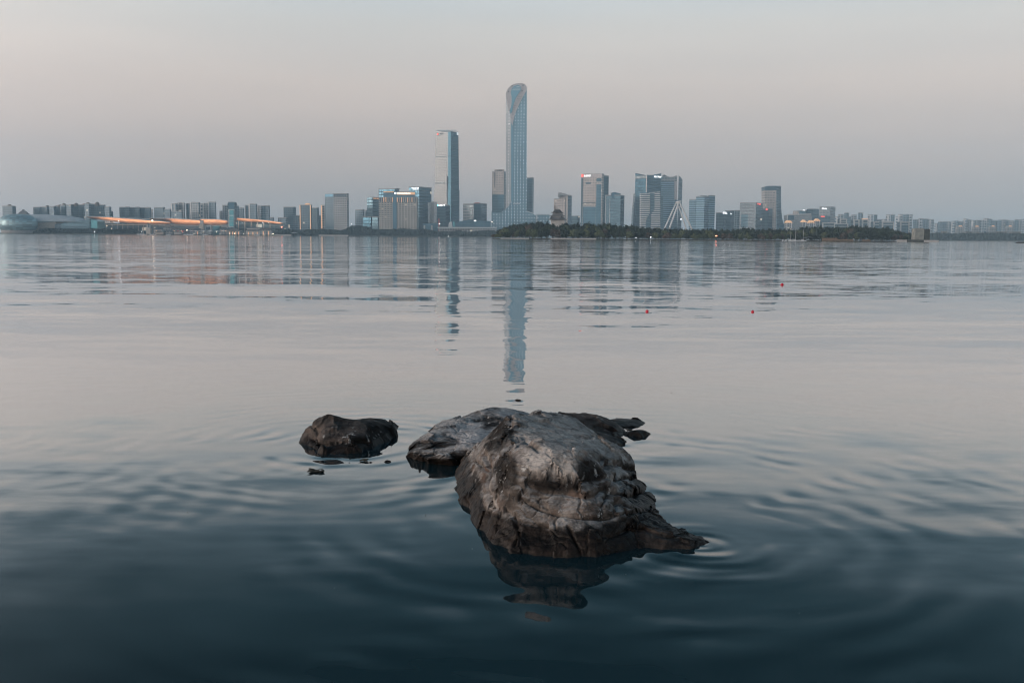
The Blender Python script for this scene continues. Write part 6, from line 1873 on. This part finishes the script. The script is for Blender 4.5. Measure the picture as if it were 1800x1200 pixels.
treeline('far_treeline', [(62, 409), (70, 402), (90, 400.6), (120, 402), (160, 401.4), (200, 402.6), (235, 402.6), (244, 407)], 2075, 2130, M['treeline'], 1)
treeline('far_treeline', [(602, 405), (612, 399), (626, 395), (640, 397), (655, 402), (680, 403), (705, 401), (730, 402.6), (750, 402), (765, 406), (790, 407), (805, 405.4), (830, 407), (850, 404.6), (868, 405)], 2262, 2330, M['treeline'], 2)
treeline('far_treeline', [(1634, 410), (1645, 408.4), (1660, 409), (1680, 411), (1695, 409), (1720, 409.6), (1742, 408), (1770, 409.6), (1801, 410)], 2240, 2310, M['treeline'], 3)
treeline('far_treeline', [(480, 405), (490, 402), (510, 404), (525, 405), (548, 403), (565, 402), (585, 403), (600, 405)], 2215, 2270, M['treeline'], 4)

# dry reeds along the island bank
mb = MB()
rr = random.Random(9)
for (xa, xb, n) in ((1445, 1472, 420), (1472, 1500, 260), (1515, 1530, 120)):
    for _ in range(n):
        x = rr.uniform(xa, xb)
        D = rr.uniform(871, 884)
        p_ = P(x, 420, D)
        h_ = rr.uniform(1.2, 2.6) * (1.25 if xa < 1470 else 0.8)
        mb.face([(p_.x - .18, D, .2), (p_.x + .18, D, .2), (p_.x + rr.uniform(-.4, .5), D - .2, .3 + h_)])
o_ = mb.build('reeds', M['reed']); struct(o_, 'stuff'); o_['label'] = 'dry tan reeds along the island bank'

# ------------------------------------------------------------------ island shore works
def low_wall(xa, xb, D, z, label, mat='offwhite'):
    a_, b_ = PX(xa, D), PX(xb, D)
    mb = MB(); mb.prism([(a_, D), (b_, D), (b_, D + 1.2), (a_, D + 1.2)], -0.5, z)
    mb.prism([(a_ - .15, D - .15), (b_ + .15, D - .15), (b_ + .15, D + 1.35), (a_ - .15, D + 1.35)], z + .003, z + 0.2)
    o = mb.build('bank_wall', M[mat])
    tag(o, label, 'wall', 'pale walls along the banks')
low_wall(968, 1048, 879, 0.75, 'long pale stone quay wall below the pagoda')
low_wall(880, 930, 881, 0.6, 'shorter pale stone quay wall at the left tip of the island')
low_wall(1578, 1595, 864, 1.6, 'white wall section left of the stone watchtower')
low_wall(1626, 1651, 864, 1.5, 'white wall section right of the stone watchtower')
low_wall(560, 612, 2180, 2.6, 'white jetty wall below the pale grid office tower')
low_wall(482, 512, 2085, 2.4, 'thin pale jetty between the village and the tiny pier pavilion')
r_ = thing('watchtower', (PX(1620, 885), 885, 0.5), 'blocky old stone watchtower at the right tip of the island', 'tower')
px_ = lambda x, D=885: PX(x, D)
zt_ = PZ(1617, 402, 885)
mb = MB(); mb.prism([(px_(1609), 885), (px_(1624.6), 885), (px_(1627), 893), (px_(1609), 893)], 0.2, zt_); mb.build('stone_face', M['stone'], r_)
mb = MB(); mb.prism([(px_(1624.6), 885.6), (px_(1636.6), 887), (px_(1636.6), 894), (px_(1626), 894)], 0.2, PZ(1630, 402.6, 885)); mb.build('dark_wing', M['soil'], r_)
mb = MB()
for k in range(4):
    mb.prism([(px_(1609.4 + k * 3.9), 885.1), (px_(1611.8 + k * 3.9), 885.1), (px_(1611.8 + k * 3.9), 886), (px_(1609.4 + k * 3.9), 886)], zt_ + .002, zt_ + 0.45)
mb.build('battlement', M['stone'], r_)
mb = MB(); p0 = [(px_(1592, 868), 868), (px_(1640, 868), 868), (px_(1640, 868), 885), (px_(1592, 868), 885)]
mb.frustum(p0, inset(p0, .6), 0.0, 1.9); struct(mb.build('mound', M['soil']))
mb = MB(); p0 = [(px_(1783, 700), 700), (px_(1812, 700), 700), (px_(1812, 720), 720), (px_(1785, 720), 720)]
mb.frustum(p0, inset(p0, .5), -0.3, 1.0); struct(mb.build('spit', M['soil']))
r_ = thing('boathouse', (PX(1422, 872), 872, 0.3), 'dark low boathouse with an arched roof beside the moored sailboats', 'boathouse')
px_panel(r_, 'wall', [(1417.6, 421.8), (1417.6, 418.6), (1420, 417.4), (1426, 416.8), (1430, 418.4), (1430, 421.8)], 872, 6, 'soil')
mb = MB(); a_, b_ = P(1417, 418.8, 871.6), P(1424, 416.4, 871.6); c_ = P(1430.6, 418.6, 871.6)
mb.sheet([a_, b_, b_ + Vector((0, 0, .25)), a_ + Vector((0, 0, .25))], (0, 7, 0)); mb.sheet([b_, c_, c_ + Vector((0, 0, .25)), b_ + Vector((0, 0, .25))], (0, 7, 0)); mb.build('roof', M['darkroof'], r_)
r_ = thing('hut', (PX(1433, 871), 871, 0.3), 'small white hut between the boathouse and the dry reeds', 'hut')
px_panel(r_, 'wall', [(1430, 421.6), (1430, 419.4), (1436, 419.4), (1436, 421.6)], 871, 4, 'hull')
px_panel(r_, 'roof', [(1429.6, 419.4), (1431, 418.6), (1436, 418.6), (1437, 419.4)], 871, 4.4, 'brownroof', .2)
r_ = thing('hut', (PX(1517, 871), 871, 0.3), 'tiny pale hut at the right end of the dry reeds', 'hut')
px_panel(r_, 'wall', [(1515.6, 422.4), (1515.6, 419.6), (1519, 419.6), (1519, 422.4)], 871, 3, 'cream')
px_panel(r_, 'roof', [(1515, 419.6), (1517.2, 418.4), (1519.6, 419.6)], 871, 3.4, 'brownroof', .2)

# --- moored boats
def boat(px, D, L, label, mast=0.0, lean=0):
    x = PX(px, D)
    r = thing('sailboat' if mast else 'motorboat', (x, D, 0), label, 'boat', 'boats moored at the island')
    mb = MB()
    st = [(-L / 2, .30, .75), (-L / 4, .55, .70), (L / 4, .5, .75), (L * .42, .28, .85), (L / 2, .03, .95)]
    for (xa, wa, ha), (xb, wb, hb) in zip(st[:-1], st[1:]):
        A = [(x + xa, D - wa, ha), (x + xa, D - wa * .6, -.15), (x + xa, D + wa * .6, -.15), (x + xa, D + wa, ha)]
        B = [(x + xb, D - wb, hb), (x + xb, D - wb * .6, -.15), (x + xb, D + wb * .6, -.15), (x + xb, D + wb, hb)]
        for k in range(3):
            mb.face([A[k], A[k + 1], B[k + 1], B[k]])
        mb.face([A[3], A[0], B[0], B[3]])
    mb.build('hull', M['hull'], r)
    mb = MB(); mb.box((x - L * .08, D, .72), L * .36, .7, .45); mb.build('cabin', M['hull'], r)
    if mast:
        mb = MB(); mb.tube((x + .2, D, .6), (x + .2, D, mast), .11, .07, 6); mb.build('mast', M['hull'], r)
        mb = MB(); mb.tube((x + .2, D, 1.6), (x - L * .42, D, 1.5), .09, .09, 6); mb.build('boom', M['hull'], r)
boat(1398.5, 872, 6.2, 'white sailboat with the tallest mast moored under the white framed office', 12.5)
boat(1390, 874, 4.5, 'white sailboat with a short mast, left neighbour of the tallest-masted boat', 8.0)
boat(1412, 871, 6.0, 'white sailboat with a pale mast moored left of the dark boathouse', 9.8)
boat(1381.5, 874, 2.2, 'small white dinghy left of the moored sailboats')
boat(1376.5, 873, 1.4, 'tiny white dinghy furthest left of the moored boats')
for i, (x0, x1, lb) in enumerate([(322, 340, 'long white flat boat below the red market tent'), (263, 275, 'white boat moored at the foot of the stepped tower'), (291, 300, 'small white boat by the grey boathouse'), (356, 366, 'pale boat under the first white parasol'), (446, 456, 'pale boat below the two-storey teahouse'), (240, 258, 'low white boat left of the stepped tower')]):
    D = 2040
    L = (x1 - x0) * D / FPX
    x = PX((x0 + x1) / 2, D)
    r = thing('tour_boat', (x, D, 0), lb, 'boat', 'boats moored at the village')
    mb = MB(); h_ = L / 2
    mb.frustum([(x - h_ * .9, D - 1.6), (x + h_ * .82, D - 1.6), (x + h_ * .82, D + 1.6), (x - h_ * .9, D + 1.6)], [(x - h_, D - 2.2), (x + h_, D - 2.2), (x + h_, D + 2.2), (x - h_, D + 2.2)], -.2, 1.4)
    mb.build('hull', M['hull'], r)
    mb = MB(); mb.box((x - h_ * .1, D, 1.4), L * .6, 3, 1.5); mb.build('cabin', M['lowrise'], r)
    mb = MB(); mb.box((x - h_ * .1, D, 2.905), L * .66, 3.4, .25); mb.build('canopy_roof', M['hull'], r)

# ------------------------------------------------------------------ floats and flotsam on the near water
def buoy(px, py, label, tilt):
    g = ground(px, py)
    k = g.y / FPX
    r = thing('buoy', (g.x, g.y, 0), label, 'buoy', 'red fishing floats')
    mb = MB()
    R_ = 2.7 * k
    ax = Vector((math.sin(tilt), 0.15, math.cos(tilt))).normalized()
    c = Vector((g.x, g.y, R_ * 0.25))
    ringsN = [(-1.3, .12), (-.9, .55), (-.4, .9), (0, 1.0), (.35, .9), (.75, .5), (1.05, .2)]
    q = ax.to_track_quat('Z', 'Y')
    ns = 14
    pts = [[c + q @ Vector((math.cos(2 * math.pi * j / ns) * rr_ * R_, math.sin(2 * math.pi * j / ns) * rr_ * R_, z * R_)) for j in range(ns)] for z, rr_ in ringsN]
    for a, b in zip(pts[:-1], pts[1:]):
        for j in range(ns):
            mb.face([a[j], a[(j + 1) % ns], b[(j + 1) % ns], b[j]])
    mb.face(pts[-1])
    mb.build('float_body', M['buoy'], r, smooth=True, weld=True)
    mb = MB(); mb.tube(c + ax * R_ * 1.0, c + ax * R_ * 1.6, R_ * .12, R_ * .1, 6); mb.build('stem', M['sign_dark'], r)
buoy(1137.5, 547.5, 'red float under the peaked towers, lower left of the three', 1.2)
buoy(1323, 548.5, 'upright red float under the pinkish tower', 0.25)
buoy(1375, 501, 'red float furthest out, under the flared tower', 1.45)
rr = random.Random(3)
for (px, py, wpx, n, lb) in ((553, 830, 36, 15, 'raft of dark dead leaves floating in front of the lone wedge boulder'), (1105, 757, 10, 6, 'few dark leaves floating behind the flat dark stone'), (640, 811, 14, 5, 'few dark leaves floating left of the small black stone')):
    g = ground(px, py)
    mb = MB()
    k = g.y / FPX
    for _ in range(n):
        x, y = g.x + rr.uniform(-.5, .5) * wpx * k * (1 - rr.random() * .4), g.y + rr.uniform(-.5, .5) * wpx * k * .9
        a = rr.uniform(0, 6.28); l = rr.uniform(.018, .04)
        u = Vector((math.cos(a), math.sin(a), rr.uniform(-.1, .2))) * l
        v = Vector((-math.sin(a), math.cos(a), rr.uniform(-.1, .2))) * l * .5
        c = Vector((x, y, .008 + rr.uniform(0, .012)))
        top = [c - u, c - u * .3 + v, c + u * .4 + v * .8, c + u, c + u * .4 - v * .8, c - u * .3 - v]
        mb.face(top)
        mb.face([p + Vector((0, 0, -.004)) for p in top[::-1]])
    o = mb.build('dead_leaves', M['soil'])
    tag(o, lb, 'floating leaves')
    o['kind'] = 'stuff'

mb = MB()
rr = random.Random(14)
for (px, py) in [(1085, 550), (1222, 560), (1211, 560.5), (748, 905), (700, 640), (1100, 1010), (588, 1034), (1405, 1078), (330, 900), (1480, 700), (1290, 612), (420, 640), (1010, 706), (850, 716), (1560, 640), (640, 655), (1180, 690), (250, 980), (830, 965)]:
    g = ground(px, py)
    k = g.y / FPX
    a = rr.uniform(0, 6.28); l = k * rr.uniform(1.0, 2.2)
    u = Vector((math.cos(a), math.sin(a), 0)) * l
    v = Vector((-math.sin(a), math.cos(a), 0)) * l * .5
    c = g + Vector((0, 0, .006))
    top = [c - u, c - u * .2 + v, c + u, c + u * .1 - v]
    mb.face(top)
    mb.face([p + Vector((0, 0, -.004)) for p in top[::-1]])
o = mb.build('floating_flecks', M['soil'])
o['kind'] = 'stuff'
o['label'] = 'tiny dark flecks and bits of leaf scattered over the water'

# ------------------------------------------------------------------ haze over the lake
m = bpy.data.materials.new('haze_air')
m.use_nodes = True
t = m.node_tree
t.nodes.remove(t.nodes['Principled BSDF'])
pv = N(t, 'ShaderNodeVolumePrincipled')
pv.inputs['Color'].default_value = (0.60, 0.84, 1.0, 1)
pv.inputs['Density'].default_value = 0.00015
pv.inputs['Anisotropy'].default_value = -0.25
t.links.new(pv.outputs[0], t.nodes['Material Output'].inputs['Volume'])
mb = MB()
mb.prism([(-2860, -60), (2860, -60), (2860, 5560), (-2860, 5560)], -1.6, 500)
struct(mb.build('haze', m), 'stuff')

for m in bpy.data.materials:       # small glowing things are found by the rays themselves
    m.cycles.emission_sampling = 'NONE'
